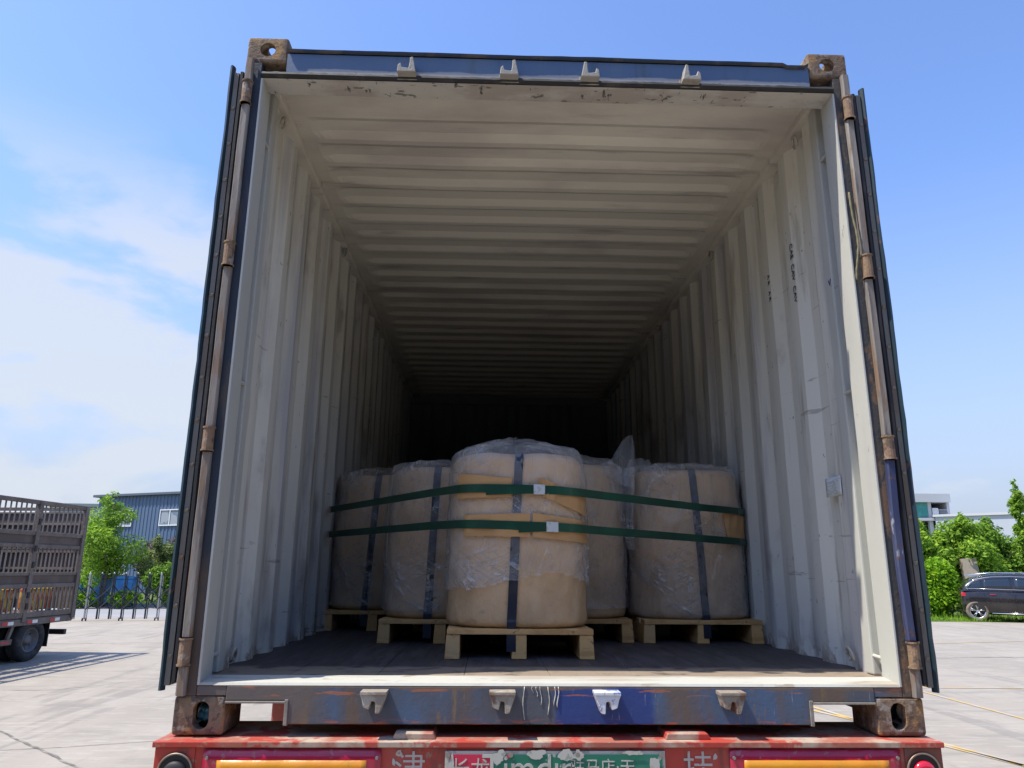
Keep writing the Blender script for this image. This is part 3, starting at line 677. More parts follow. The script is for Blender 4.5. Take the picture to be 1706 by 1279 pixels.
pad(B1, ((-.036, .650), (.212, .628), (.212, .722), (-.036, .752)), 'lower right cardboard pad on the front bale under the white seal')
pad(B5, ((1.02, .672), (1.142, .672), (1.142, .80), (1.00, .822)), 'cardboard pad wrapped round the right side of the rightmost bale')
# green lashing straps round the front of the load
def strap(zl, zf, zm, zr, seal_x, tail_x, label):
    pts = [(-1.158, 1.86), (1.158, 1.66)]
    for B in (B1, B2, B3, B4, B5):
        for k in range(60):
            th = -math.pi/2+math.pi*k/59; p = B.P(th, .53, .026); pts.append((p.x, p.y))
    pts = sorted(set((round(a, 4), round(b, 4)) for a, b in pts if -1.158 <= a <= 1.158)); hull = []
    for p in pts:
        while len(hull) > 1 and (hull[-1][0]-hull[-2][0])*(p[1]-hull[-2][1])-(hull[-1][1]-hull[-2][1])*(p[0]-hull[-2][0]) <= 0: hull.pop()
        hull.append(p)
    # even steps
    seg = []
    for a, b in zip(hull, hull[1:]):
        d = math.dist(a, b); n = max(1, int(d/.025))
        for k in range(n): seg.append((a[0]+(b[0]-a[0])*k/n, a[1]+(b[1]-a[1])*k/n))
    seg.append(hull[-1]); seg = [s_ for s_ in seg if s_[1] <= 1.88]
    def z_at(x):
        ks = [(-1.16, zl), (-.48, (zl+zf)/2+.006), (-.09, zf), (.30, zf-.012), (.86, zm), (1.16, zr)]
        for (a, za), (b, zb) in zip(ks, ks[1:]):
            if x <= b: 
                t = (x-a)/(b-a); return za+(zb-za)*t
        return zr
    HWS = .0178; P = []; T = []
    for i, (x, y) in enumerate(seg):
        a = Vector(seg[max(0, i-1)]); c = Vector(seg[min(len(seg)-1, i+1)]); d = (c-a).normalized(); nrm = Vector((d.y, -d.x, 0))
        z = z_at(x); P.append([Vector((x, y, z-HWS)), Vector((x, y, z+HWS))]); T.append([nrm*.0022]*2)
    root = empty('lashing_strap', (seg[0][0], seg[0][1], Z0+zl), label=label, cat='strap', group='green straps across the load'); O = Vector((seg[0][0], seg[0][1], zl))
    mb = MB(); mb.grid([[p-O for p in r] for r in P], thick=T); mb.build('webbing', M_green, root)
    def sub(xa, xb, o, hw, dz, th, name, mat):
        Q = []; TT = []
        n_ = 8
        for k in range(n_+1):
            x = xa+(xb-xa)*k/n_; i = min(range(len(seg)-1), key=lambda q: 0 if seg[q][0] <= x <= seg[q+1][0] else 1)
            a, c = Vector(seg[i]), Vector(seg[i+1]); t = (x-a.x)/(c.x-a.x) if c.x != a.x else 0; p = a.lerp(c, t); d = (c-a).normalized(); nrm = Vector((d.y, -d.x, 0))
            z = z_at(x)+dz*(1-k/n_ if dz else 0); pp = Vector((p.x, p.y, z))+nrm*o-O; Q.append([pp-Vector((0, 0, hw)), pp+Vector((0, 0, hw))]); TT.append([nrm*th]*2)
        mb = MB(); mb.grid(Q, thick=TT); mb.build(name, mat, root)
    sub(tail_x, seal_x, .0024, .0175, -.012, .002, 'strap_tail', M_green)
    sub(seal_x-.024, seal_x+.024, .0046, .021, 0, .004, 'seal', M_seal)
    # anchor hooks at the walls
    for (x, y), z in ((seg[0], zl), (seg[-1], zr)):
        MB().box(-.008, .008, -.02, .02, -.02, .02, bev=.004).build('anchor', M_ring, root, loc=Vector((x+math.copysign(.004, x), y, z))-O)
strap(.850, .852, .826, .822, -.008, -.235, 'upper green strap holding the bales, white seal near centre')
strap(.706, .697, .672, .664, .046, -.095, 'lower green strap holding the bales, white seal right of centre')

# ================================================================== THE TRAILER
tr = empty('semi_trailer', (0, 0, 0), label='red skeletal semi trailer with painted rear panel carrying the container', cat='trailer')
T0 = Z0-.004
mb = MB(); mb.box(-1.245, 1.232, -.064, .26, T0-.016, T0, bev=.002); mb.build('deck_plate', M_redtop, tr)
mb = MB(); mb.box(-1.115, 1.105, -.052, .0, T0-.30, T0-.0165); mb.build('rear_panel', M_red, tr)
for s, a, b in ((-1, -1.238, -1.1155), (1, 1.1055, 1.226)):
    mb = MB(); mb.box(a, b, -.055, .12, T0-.30, T0-.0168, bev=.002); mb.build('corner_panel', M_redbrown if s > 0 else M_red, tr)
# twist-lock pads
for x0, x1 in ((-.515, -.385), (.352, .492)):
    mb = MB(); mb.prism([(x0, T0+.0005), (x1+.006, T0+.0005), (x1-.004, T0+.018), (x0+.006, T0+.018)], 1, -.03, .10, bev=.002); mb.build('lock_pad', M_redtop, tr)
# reflector boards
M_rivet = MAT('rivet', (.3, .28, .25), rough=.4, metal=.6)
for (x0, x1, a, b) in ((-1.088, -.545, -1.045, -.588), (.545, 1.090, .588, 1.048)):
    P = [[(x0+(x1-x0)*j/24, -.056-.003*(1+ns((j*.5, i*.7, x0), 1, 2))*(1 if abs(j-12) > 3 else .4), T0-.022-.26*i/8) for j in range(25)] for i in range(9)]
    rb = MB().grid(P, thick=(0, .003, 0)).build('reflector_board', M_refred, tr, True)
    P = [[(a+(b-a)*j/24, -.0605-.003*(1+ns(((a-x0+(b-a)*j/24)/(x1-x0)*12, i*.7, x0), 1, 2)), T0-.052-.19*i/8) for j in range(25)] for i in range(9)]
    MB().grid(P, thick=(0, .0012, 0)).build('amber_field', M_refyel, rb, True)
    for rx in (x0+.012, x1-.012): MB().tube([(rx, -.060, T0-.045), (rx, -.066, T0-.045)], .005, 10).build('rivet', M_rivet, rb)
# sign board
sg = MB().box(-.347, .340, -.060, -.054, T0-.19, T0-.026, bev=.001).build('sign_board', M_signwhite, tr)
MB().box(-.332, -.205, -.0625, -.0605, T0-.18, T0-.036).build('red_field', M_signred, sg)
MB().box(-.2045, .330, -.0625, -.0605, T0-.18, T0-.036).build('green_field', M_signgreen, sg)
for x in (-.338, -.143, .066, .328):
    MB().tube([(x, -.061, T0-.036), (x, -.066, T0-.036)], .0075, 12).build('washer', M_rivet, sg)
def sign(txt, x, z, size, mat, parent=None, y=-.0632, sx=1):
    me = text_mesh(txt, size, .0008); o = link('lettering', me, mat, parent)
    o.matrix_local = Matrix.Translation((x, y, z)) @ Matrix.Rotation(math.pi/2, 4, 'X') @ Matrix.Diagonal((sx, 1, 1, 1)); return o
sign('长龙', -.268, T0-.098, .062, M_signwhite, sg)
sign('Timdın', -.085, T0-.111, .112, M_signwhite, sg, sx=.94)
MB().tube([(-.150, -.0632, T0-.040), (-.150, -.0645, T0-.040)], .0055, 12).build('letter_dot', M_signred, sg)
sign('驻马店·天', .142, T0-.088, .048, M_signwhite, sg)
sign('津', -.455, T0-.112, .100, M_stencil, tr, y=-.0530)
sign('挂', .445, T0-.112, .100, M_stencil, tr, y=-.0530)
# peeled patches of white on the board
def blot(x, z, r, seed, mat, par, y=-.0642, ax=1, az=1):
    y -= .00035*(seed % 20)
    b = bmesh.new(); V = []
    for k in range(26):
        t = 2*math.pi*k/26; q = r*(1+.55*ns((math.cos(t)*1.6, math.sin(t)*1.6, seed), 1, seed)+.2*ns((math.cos(t)*5, math.sin(t)*5, seed), 1, seed)); V.append((x+ax*q*math.cos(t), z+az*q*math.sin(t)))
    b.free(); MB().prism(V, 1, y, y+.0002).build('peeled_patch', mat, par)
for i, (x, z, r, ax, az) in enumerate(((-.325, -.072, .013, .7, 2.4), (-.178, -.042, .017, 1, 1.2), (-.062, -.036, .020, 1.3, .7), (.03, -.038, .018, 1.2, .9), (.305, -.072, .019, .8, 1.7), (.068, -.036, .014, 1.2, 1), (.24, -.030, .016, 2, .4))):
    blot(x, T0+z, r, i, M_signwhite, sg, ax=ax, az=az)
for i, (x, z, r, ax, az) in enumerate(((-.49, -.034, .010, .8, 1), (-.505, -.06, .008, .6, 1.4), (.50, -.045, .008, .8, 1), (.42, -.10, .012, .8, 1))): blot(x, T0+z, r, i+20, M_stencil, tr, y=-.0532, ax=ax, az=az)
# round rear lamps in their cut-outs
for x, zc, full in ((-1.170, -.086, 0), (1.160, -.085, 1)):
    ring = MB(); pts = [(x+.052*math.cos(t*math.pi/16), -.060, T0+zc+.052*math.sin(t*math.pi/16)) for t in range(33)]
    ring.tube(pts, .0035, 8, caps=False); lr = ring.build('lamp_ring', M_chrome, tr, True)
    MB().tube([(x, -.0555, T0+zc), (x, -.0585, T0+zc)], .0515, 32).build('lamp_housing', M_black, lr)
    b = MB(); rad = .036
    b.tube([(x, -.058, T0+zc-.004), (x, -.066, T0+zc-.004), (x, -.072, T0+zc-.004), (x, -.075, T0+zc-.004)], rad, 28, radii=[rad, rad, rad*.85, rad*.45])
    b.build('lamp_lens', M_lens if full else M_black, lr, True)
# chassis rails, cross members, running gear
for x in (-.45, .45):
    mb = MB(); mb.box(x-.07, x+.07, .02, 7.2, T0-.42, T0-.05, bev=.01); mb.build('chassis_rail', M_red, tr)
for y in (.9, 2.3, 3.7, 5.1, 6.2):
    mb = MB(); mb.box(-1.15, 1.15, y, y+.12, T0-.17, T0-.03, bev=.008); mb.build('cross_member', M_red, tr)
# upright bracket seen through the left lifting pocket
mb = MB(); mb.box(-1.0, -.62, .55, .62, T0-.01, T0+.045, bev=.006); mb.box(-.985, -.965, .45, .60, T0-.02, T0+.10, bev=.003); mb.box(-1.03, -.96, .50, .60, T0+.085, T0+.095, bev=.002); mb.build('twist_lock_bracket', M_red, tr)
M_tyre = MAT('tyre_rubber', (.022, .022, .023), [((.07, .065, .06), 6, .5, .7, U, .6)], rough=.85, bump=(40, .4, .005, U))
M_rim = MAT('steel_rim', (.12, .12, .125), [((.2, .18, .16), 9, .5, .7, U, .6)], rough=.55, metal=.4)
def lathe_x(mb, prof, cx, cy_, cz, n=40, mat=0):
    b = bmesh.new(); R_ = [[b.verts.new((cx+px_, cy_+r*math.cos(2*math.pi*k/n), cz+r*math.sin(2*math.pi*k/n))) for k in range(n)] for (px_, r) in prof]
    for a, c in zip(R_, R_[1:]):
        for k in range(n): b.faces.new((a[k], a[(k+1) % n], c[(k+1) % n], c[k]))
    bmesh.ops.recalc_face_normals(b, faces=b.faces[:]); mb._join(b, mat)
def wheel(name, cx, cy_, cz, R, wd, side, parent, rimr=.55, rim_mat=None, spokes=0):
    """side +1: outer face towards +X"""
    mb = MB(); h = wd/2
    lathe_x(mb, [(-h*.7, R*rimr), (-h, R*rimr*1.15), (-h, R*.86), (-h*.8, R*.97), (-h*.5, R), (h*.5, R), (h*.8, R*.97), (h, R*.86), (h, R*rimr*1.15), (h*.7, R*rimr)], cx, cy_, cz)
    w_ = mb.build(name, M_tyre, parent, True)
    mb = MB(); o = side
    if not spokes:
        lathe_x(mb, [(o*h*.75, R*rimr*1.02), (o*h*.75, R*rimr*.93), (o*h*.1, R*rimr*.84), (o*h*.0, R*rimr*.5), (o*h*.45, R*rimr*.42), (o*h*.5, R*rimr*.2), (o*h*.5, .001)], cx, cy_, cz)
        for k in range(8):
            t = k*math.pi/4; yy, zz = cy_+R*rimr*.66*math.cos(t), cz+R*rimr*.66*math.sin(t)
            mb.tube([(cx+o*h*.02, yy, zz), (cx+o*h*.22, yy, zz)], R*.03, 6)
    else:
        lathe_x(mb, [(o*h*.85, R*rimr*1.02), (o*h*.8, R*rimr*.92), (o*h*.0, R*rimr*.9)], cx, cy_, cz)
        lathe_x(mb, [(o*h*.9, R*rimr*.22), (o*h*.95, .001)], cx, cy_, cz)
        for k in range(spokes):
            t = 2*math.pi*k/spokes+.3
            for e in (-.16, .16):
                mb.tube([(cx+o*h*.85, cy_+R*rimr*.15*math.cos(t), cz+R*rimr*.15*math.sin(t)), (cx+o*h*.78, cy_+R*rimr*.95*math.cos(t+e), cz+R*rimr*.95*math.sin(t+e))], R*.035, 6)
    mb.build('rim', rim_mat or M_rim, w_, True)
    return w_
for y in (1.5, 2.85, 4.2):
    for s in (-1, 1): wheel('wheel', s*1.03, y, .50, .50, .26, s, tr)
    MB().tube([(-1.0, y, .5), (1.0, y, .5)], .06, 10).build('axle', M_black, tr)
for s in (-1, 1):
    MB().box(s*.6-.04, s*.6+.04, .06, .14, .48, T0-.30, bev=.004).build('bumper_leg', M_red, tr)
MB().box(-1.15, 1.15, .04, .12, .42, .54, bev=.01).build('underrun_bar', M_red, tr)
# crumpled blue scrap pushed in the lower left casting
b = bmesh.new(); bmesh.ops.create_icosphere(b, subdivisions=4, radius=.036)
for v in b.verts: v.co *= 1+.35*ns(v.co*60, 1, 2); v.co.z *= 1.0
me = bpy.data.meshes.new('plastic_scrap'); b.to_mesh(me); b.free(); o = link('plastic_scrap', me, M_bluecloth, None, True, (-1.128, .075, Z0+.058)); tag(o, 'crumpled blue plastic scrap stuffed in the lower left corner casting', 'plastic scrap')

exec_setting = True
# ================================================================== THE YARD
def plane(name, x0, x1, y0, y1, z, mat, nx=1, ny=1, bumpy=0):
    P = [[(x0+(x1-x0)*i/nx, y0+(y1-y0)*j/ny, z+(bumpy*ns((x0+(x1-x0)*i/nx, y0+(y1-y0)*j/ny, 0), .2))) for j in range(ny+1)] for i in range(nx+1)]
    me = bpy.data.meshes.new(name); V = [p for r in P for p in r]; F = [(i*(ny+1)+j, (i+1)*(ny+1)+j, (i+1)*(ny+1)+j+1, i*(ny+1)+j+1) for i in range(nx) for j in range(ny)]
    me.from_pydata(V, [], F); return tag(link(name, me, mat), kind='structure')
M_land = MAT('far_ground', (.20, .22, .12), [((.30, .28, .22), .08, .45, .6, U, .8)], rough=.95)
M_yard = MAT('yard_concrete', (.305, .27, .222), [((.26, .23, .19), .35, .4, .65, U, .8), ((.345, .31, .26), 1.3, .45, .7, (1, .35, 1), .5), ((.22, .20, .17), 2.2, .54, .74, (.5, 1.6, 1), .6), ((.27, .25, .22), 24, .5, .7, (1, .25, 1), .35), ((.19, .17, .15), .9, .60, .76, (3, .4, 1), .6), ((.40, .37, .32), 11, .55, .75, (.25, 1.5, 1), .5), ((.15, .14, .13), 1.6, .76, .84, U, .5), ((.25, .23, .2), 90, .6, .72, U, .4)], rough=.85, bump=(60, .25, .006, U))
M_joint = MAT('joint_tar', (.13, .115, .10), [((.28, .25, .22), 6, .45, .62, U, .9)], rough=.9)
M_yline = MAT('faded_yellow_line', (.50, .34, .12), [((.42, .38, .32), 4, .48, .58, U, .9)], rough=.8)
M_grass = MAT('short_grass_soil', (.07, .11, .025), [((.13, .16, .04), 1.5, .4, .65, U, .8), ((.20, .16, .10), 3, .58, .7, U, .7)], rough=.95, bump=(25, .8, .05, U))
plane('ground', -900, 900, -300, 1500, -.02, M_land)
plane('yard', -60, 60, -40, 24.0, 0, M_yard)
tag(bpy.data.objects['ground'], kind='structure')
plane('road', -60, 14, 24.0, 31, -.012, MAT('grey_road', (.25, .25, .26), [((.3, .3, .3), .7, .4, .7, U, .6)], rough=.9))
def strip(mb, pts, wd, z=.004, jag=0, seed=0):
    P = []; n = 0
    for (a, b) in zip(pts, pts[1:]):
        a, b = Vector(a), Vector(b); k = max(2, int((b-a).length/.12)); d = (b-a).normalized(); nrm = Vector((-d.y, d.x))
        for i in range(k+1):
            p = a.lerp(b, i/k)+nrm*(jag*ns((i*.35, n*3, seed), 1)); ww = wd*(.75+.5*abs(ns((i*.5, n, seed+3), 1)*2)) if jag else wd
            P.append([(p.x-nrm.x*ww/2, p.y-nrm.y*ww/2, z), (p.x+nrm.x*ww/2, p.y+nrm.y*ww/2, z)])
        n += 1
    mb.grid(P)
mb = MB()
strip(mb, [(-16, 15.4), (-5.38, 6.06), (-3.778, 4.59), (1.0, .2)], .035, jag=.03)
mb.build('ground_joint', M_joint)
tag(bpy.data.objects['ground_joint'], kind='structure')
mb = MB()
strip(mb, [(-9, 4.3), (-4.337, 5.33), (-3.4, 5.66), (0, 6.5)], .014, jag=.02, seed=2)
strip(mb, [(-7.4, 8.6), (-6.3, 8.75), (-5.3, 9.9), (-3.0, 11.6)], .012, jag=.04, seed=4)
strip(mb, [(-12, 14.9), (-9.3, 15.16), (-6, 15.7)], .03, jag=.03, seed=5); strip(mb, [(-7.7, 17.5), (-3, 18)], .03, jag=.03, seed=6)
strip(mb, [(4.9, 12.5), (7.6, 12.9), (12, 13.4)], .03, jag=.03, seed=7)
mb.build('ground_crack', M_joint); tag(bpy.data.objects['ground_crack'], kind='structure')
mb = MB()
for pts, wd in (([(6.0, 9.18), (7.98, 9.134), (20, 8.9)], .05), ([(2.6, 10.6), (4.17, 6.70), (4.72, 4.64)], .07), ([(6.2, 9.1), (6.28, 6.8), (6.4, 3)], .05), ([(8, 15.5), (10.85, 16.1), (20, 18.6)], .06), ([(3.7, 9.3), (4.423, 5.49), (4.715, 4.64), (5.5, 2)], .07)):
    strip(mb, pts, wd, z=.006)
mb.build('painted_line', M_yline); tag(bpy.data.objects['painted_line'], kind='structure')
plane('grass_verge', 14, 60, 23.9, 60, .012, M_grass, 40, 30, .06)
plane('grass_lawn', -60, 13.9, 31, 60, .012, M_grass, 40, 20, .04)
MB().box(-60, 14, 30.85, 31.0, -.02, .13, bev=.01).build('kerb', MAT('pale_kerb', (.42, .41, .39), rough=.9)); tag(bpy.data.objects['kerb'], kind='structure')

# ================================================================== LEAVES
def leaf_cloud(name, blobs, n, size, mat, parent=None, seed=0, loc=(0, 0, 0), flat=.0):
    rg = np.random.default_rng(seed); bl = np.array([b[:3] for b in blobs], float); rr = np.array([b[3:6] if len(b) > 4 else (b[3],)*3 for b in blobs], float)
    wts = (rr.prod(1))**(2/3); wts /= wts.sum(); idx = rg.choice(len(blobs), n, p=wts)
    d = rg.normal(size=(n, 3)); d /= np.linalg.norm(d, axis=1)[:, None]
    rad = 1-.55*rg.random(n)**1.8; rad *= (1+.22*np.sin(d[:, 0]*7+idx)*np.sin(d[:, 1]*6+idx*2)*np.sin(d[:, 2]*5+idx))
    # tufts: pull leaves towards small clump centres
    c = bl[idx]+d*rad[:, None]*rr[idx]
    nc = max(8, n//45); cc = c[rg.integers(0, n, nc)]; k = rg.integers(0, nc, n); near = np.argmin(((c[:, None, :]-cc[rg.integers(0, nc, (n, 6))])**2).sum(2), axis=1)
    cand = cc[rg.integers(0, nc, n)]
    c += rg.normal(size=(n, 3))*size*.6
    nm = d*.9+rg.normal(size=(n, 3))*.7+np.array([0, 0, .5]); nm /= np.linalg.norm(nm, axis=1)[:, None]
    t = np.cross(nm, rg.normal(size=(n, 3))); t /= np.linalg.norm(t, axis=1)[:, None]; s_ = np.cross(nm, t)
    sz = size*(.45+1.1*rg.random(n)**1.4)[:, None]
    V = np.stack([c-t*sz, c+s_*sz*.45+nm*sz*.12, c+t*sz, c-s_*sz*.45+nm*sz*.12], 1).reshape(-1, 3)
    me = bpy.data.meshes.new(name); me.vertices.add(4*n); me.vertices.foreach_set('co', V.ravel().astype(np.float32))
    me.loops.add(4*n); me.loops.foreach_set('vertex_index', np.arange(4*n, dtype=np.int32)); me.polygons.add(n)
    me.polygons.foreach_set('loop_start', np.arange(0, 4*n, 4, dtype=np.int32)); me.update(); me.validate()
    return link(name, me, mat, parent, loc=loc)
def leafmat(name, c, c2, isl=.35, tr_=.35): return MAT(name, c, [(c2, .8, .42, .62, U, .9)], rough=.6, islands=isl, trans=tr_, spec=.25)
M_lf1 = leafmat('fresh_green_leaf', (.27, .44, .045), (.19, .34, .035), .4, .5); M_lf2 = leafmat('mid_green_leaf', (.17, .31, .035), (.12, .24, .03), .4, .45); M_lf3 = leafmat('purple_brown_leaf', (.15, .10, .085), (.11, .13, .055))
M_lf4 = leafmat('yellow_orange_leaf', (.38, .25, .03), (.20, .22, .03)); M_lf5 = leafmat('bright_bush_leaf', (.25, .46, .02), (.17, .34, .02), .4, .5); M_lf6 = leafmat('grey_green_leaf', (.20, .26, .08), (.14, .20, .07))
M_bark = MAT('bark', (.12, .09, .065), [((.2, .16, .12), 9, .5, .7, (1, 1, .3), .7)], rough=.95, bump=(20, .6, .02, U))
def blobs_crown(cx, cy_, z0, z1, r, n, seed, top_taper=.6):
    rd = random.Random(seed); B = []
    for k in range(n):
        f = (k+.5)/n; z = z0+(z1-z0)*f; rr = r*(math.sin(math.pi*min(1, f*.75+.22))**.7)*(1-top_taper*max(0, f-.5))
        a = rd.random()*6.28; q = rr*rd.uniform(.1, .75); s_ = rr*rd.uniform(.32, .6)
        B.append((cx+q*math.cos(a), cy_+q*math.sin(a), z, s_, s_, s_*rd.uniform(.7, 1.0)))
    return B
def tree(x, y, h, r, seed, mat, label, nb=16, n=9000, leaf=.07, z0=.28, trunk=.09, cat='tree', name='tree', group=None, taper=.6, extra=()):
    root = empty(name, (x, y, 0), label=label, cat=cat, group=group); rd = random.Random(seed+50)
    mb = MB(); pts = [(.03*h*ns((k, seed, 0), .4), .03*h*ns((k, seed, 5), .4), h*.86*k/8) for k in range(9)]
    mb.tube(pts, 1, 8, radii=[trunk*(1-.1*k) for k in range(9)])
    for k in range(9):
        f = .25+.06*k; p = Vector(pts[min(8, int(f*8))]); a = rd.random()*6.28; l = r*rd.uniform(.5, .9)
        q = p+Vector((l*math.cos(a), l*math.sin(a), l*.7)); mid = p.lerp(q, .5)+Vector((0, 0, l*.08)); mb.tube([p, mid, q], 1, 6, radii=[trunk*.45, trunk*.3, trunk*.1])
    mb.build('trunk', M_bark, root, True)
    B = blobs_crown(0, 0, h*z0, h*.97, r, nb, seed, taper)+list(extra)
    leaf_cloud('crown', B, n, leaf, mat, root, seed); return root
def bush(x, y, h, rx, ry, seed, mat, label, n=5000, leaf=.06, group=None, cat='bush', name='bush'):
    root = empty(name, (x, y, 0), label=label, cat=cat, group=group); rd = random.Random(seed)
    mb = MB()
    for k in range(6):
        a = rd.random()*6.28; mb.tube([(0, 0, 0), (rx*.2*math.cos(a), ry*.2*math.sin(a), h*.4), (rx*.5*math.cos(a), ry*.5*math.sin(a), h*.8)], 1, 5, radii=[.03, .02, .008])
    mb.build('stem', M_bark, root, True)
    B = []
    for k in range(11):
        a = rd.random()*6.28; q = rd.random()**.5*.7; z = h*rd.uniform(.22, .78); f = 1-.35*(z/h); B.append((rx*q*f*math.cos(a), ry*q*f*math.sin(a), z, rx*.42, ry*.42, h*.24))
    leaf_cloud('foliage', B, n, leaf, mat, root, seed); return root
# left side, beyond the gate
tree(-16.5, 30, 5.0, 1.5, 19, M_lf1, 'fresh light green tree in front of the blue building', nb=20, n=13000, leaf=.065, z0=.22, taper=.25)
tree(-15.0, 31.5, 3.1, .95, 12, M_lf6, 'small grey green tree just right of the tall light green one', nb=12, n=6500, leaf=.06, z0=.42, trunk=.05)
tree(-14.3, 33.5, 3.9, 1.2, 13, M_lf3, 'purple brown leaved small tree near the container door', nb=14, n=8000, leaf=.06, z0=.35, trunk=.06)
tree(-18.3, 31.8, 2.9, 1.3, 14, M_lf3, 'low purple leaved tree behind the truck tail', nb=12, n=5000, leaf=.06, z0=.4, trunk=.05)
tree(-16.2, 33.6, 3.0, 1.3, 15, M_lf3, 'dark purple leaved tree right behind the light green trunk', nb=12, n=5000, leaf=.06, z0=.4, trunk=.05)
bush(-12.6, 29.5, 1.6, .75, .5, 21, M_lf4, 'yellow orange shrub behind the gate beside the container door', 3500)
bush(-14.0, 29.8, 1.9, .8, .5, 22, M_lf2, 'round green shrub behind the gate left of the orange one', 4500)
bush(-15.1, 29.3, .75, .9, .5, 23, M_lf5, 'low bright green shrub behind the middle of the gate', 4000)
bush(-17.0, 29.3, .7, .8, .5, 24, M_lf5, 'low bright green shrub at the foot of the tall light tree', 4000)
bush(-12.9, 33.5, 2.3, 1.3, .8, 25, M_lf2, 'dark green shrub under the blue building window', 4500)
bush(-10.6, 30.5, 1.7, 1.0, .7, 26, M_lf2, 'green shrub at the far right end of the gate', 3500)
# right side
tree(19.6, 31.5, 4.3, 1.6, 31, M_lf1, 'leafy green tree beside the right door edge', nb=20, n=12000, leaf=.10, z0=.2, group=None)
tree(21.7, 31.0, 4.35, 1.6, 32, M_lf1, 'broad green tree behind the leaning post', nb=22, n=15000, leaf=.10, z0=.28)
tree(23.5, 32.0, 4.25, 1.7, 33, M_lf2, 'darker green tree behind the black car', nb=22, n=14000, leaf=.10, z0=.25)
tree(24.0, 30.5, 6.0, .30, 34, M_lf1, 'tall thin shoot rising above the other green trees', nb=16, n=3800, leaf=.09, z0=.5, taper=.3, trunk=.05)
tree(25.8, 32.0, 4.4, 1.7, 35, M_lf1, 'green tree at the right edge of the view', nb=20, n=12000, leaf=.10, z0=.25)
tree(28.6, 33.0, 4.8, 1.8, 36, M_lf2, 'green tree farthest right beyond the car bonnet', nb=18, n=9000, leaf=.11, z0=.25)
tree(45.6, 60.0, 8.7, .9, 37, M_lf6, 'distant hazy grey green tree over the white roof', nb=14, n=1800, leaf=.14, z0=.8)
bush(17.6, 27.0, 2.4, 1.3, 1.0, 41, M_lf5, 'large bright green bush beside the container door', 11000, .075)
bush(22.6, 27.2, 2.35, 1.7, .8, 42, M_lf5, 'bright green bush behind the black car roof', 9000, .075)
bush(19.0, 26.4, .85, .9, .6, 43, M_lf6, 'low weedy bush behind the car wheel', 4000, .06)
bush(25.6, 27.4, 2.2, 1.6, .8, 44, M_lf5, 'bright green bush farther right behind the car', 6000, .08)
# grass tufts along the right verge
rg = np.random.default_rng(5); n = 9000; cx_ = np.stack([rg.uniform(14.4, 30, n), 24.0+rg.random(n)**1.6*5, np.full(n, .02)], 1)
a_ = rg.random(n)*6.28; hh = .05+.16*rg.random(n)**2; dx = np.stack([np.cos(a_), np.sin(a_), 0*a_], 1)*.012; ln = np.stack([rg.normal(size=n)*.04, rg.normal(size=n)*.04, hh], 1)
V = np.stack([cx_-dx, cx_+dx, cx_+ln], 1).reshape(-1, 3); me = bpy.data.meshes.new('grass_blades'); me.from_pydata(V.tolist(), [], [(3*i, 3*i+1, 3*i+2) for i in range(n)])
tag(link('grass', me, M_lf5), 'uneven green grass and weeds along the edge of the yard', 'grass', kind='stuff')
rg = np.random.default_rng(6); n = 7000; cx_ = np.stack([rg.uniform(-24, -6, n), 31.2+rg.random(n)*4, np.full(n, .02)], 1); a_ = rg.random(n)*6.28; hh = .08+.12*rg.random(n)
dx = np.stack([np.cos(a_), np.sin(a_), 0*a_], 1)*.02; ln = np.stack([rg.normal(size=n)*.04, rg.normal(size=n)*.04, hh], 1); V = np.stack([cx_-dx, cx_+dx, cx_+ln], 1).reshape(-1, 3)
me = bpy.data.meshes.new('grass_blades2'); me.from_pydata(V.tolist(), [], [(3*i, 3*i+1, 3*i+2) for i in range(n)]); tag(link('grass', me, M_lf5), 'bright lawn grass behind the gate on the left', 'grass', kind='stuff')

# ================================================================== SLIDING GATE
gt = empty('folding_gate', (-13, 22.05, 0), math.radians(10), label='dark folding lattice gate on castors across the yard entrance', cat='gate')
M_gate = MAT('gate_dark_steel', (.012, .018, .026), [((.03, .036, .042), 9, .5, .7, U, .5)], rough=.5); M_gatecap = MAT('gate_silver', (.42, .43, .44), rough=.35, metal=.7)
nposts = 22; dxp = .355
for i in range(nposts):
    x = -4.2+i*dxp
    mb = MB(); mb.box(x-.022, x+.022, -.03, .03, .06, 1.45, bev=.004, seg=1); mb.box(x+.04, x+.062, .02, .05, .06, 1.40)
    for k in (-.10, .10): pass
    p = mb.build('post', M_gate if i % 2 else M_gatecap if i % 6 == 0 else M_gate, gt)
    MB().tube([(x, 0, 1.44), (x, -.01, 1.50)], .030, 8, radii=[.03, .018]).build('post_cap', M_gatecap, p, True)
    if i % 3 == 0:
        mb = MB()
        for e in (-.05, .05): lathe_x(mb, [(-.012, .02), (-.012, .05), (.012, .05), (.012, .02)], x+e, 0, .05, 12)
        mb.box(x-.06, x+.06, -.02, .02, .06, .10); mb.build('castor', M_black, p)
    if i < nposts-1:
        for (z0_, z1_) in ((.35, .72), (.72, 1.09), (.32, 1.12)):
            mb = MB()
            if z1_-z0_ < .5:
                mb.tube([(x, -.02, z0_), (x+dxp, -.02, z1_)], .021, 6); mb.tube([(x, .02, z1_), (x+dxp, .02, z0_)], .021, 6); mb.build('lattice', M_gate, gt)
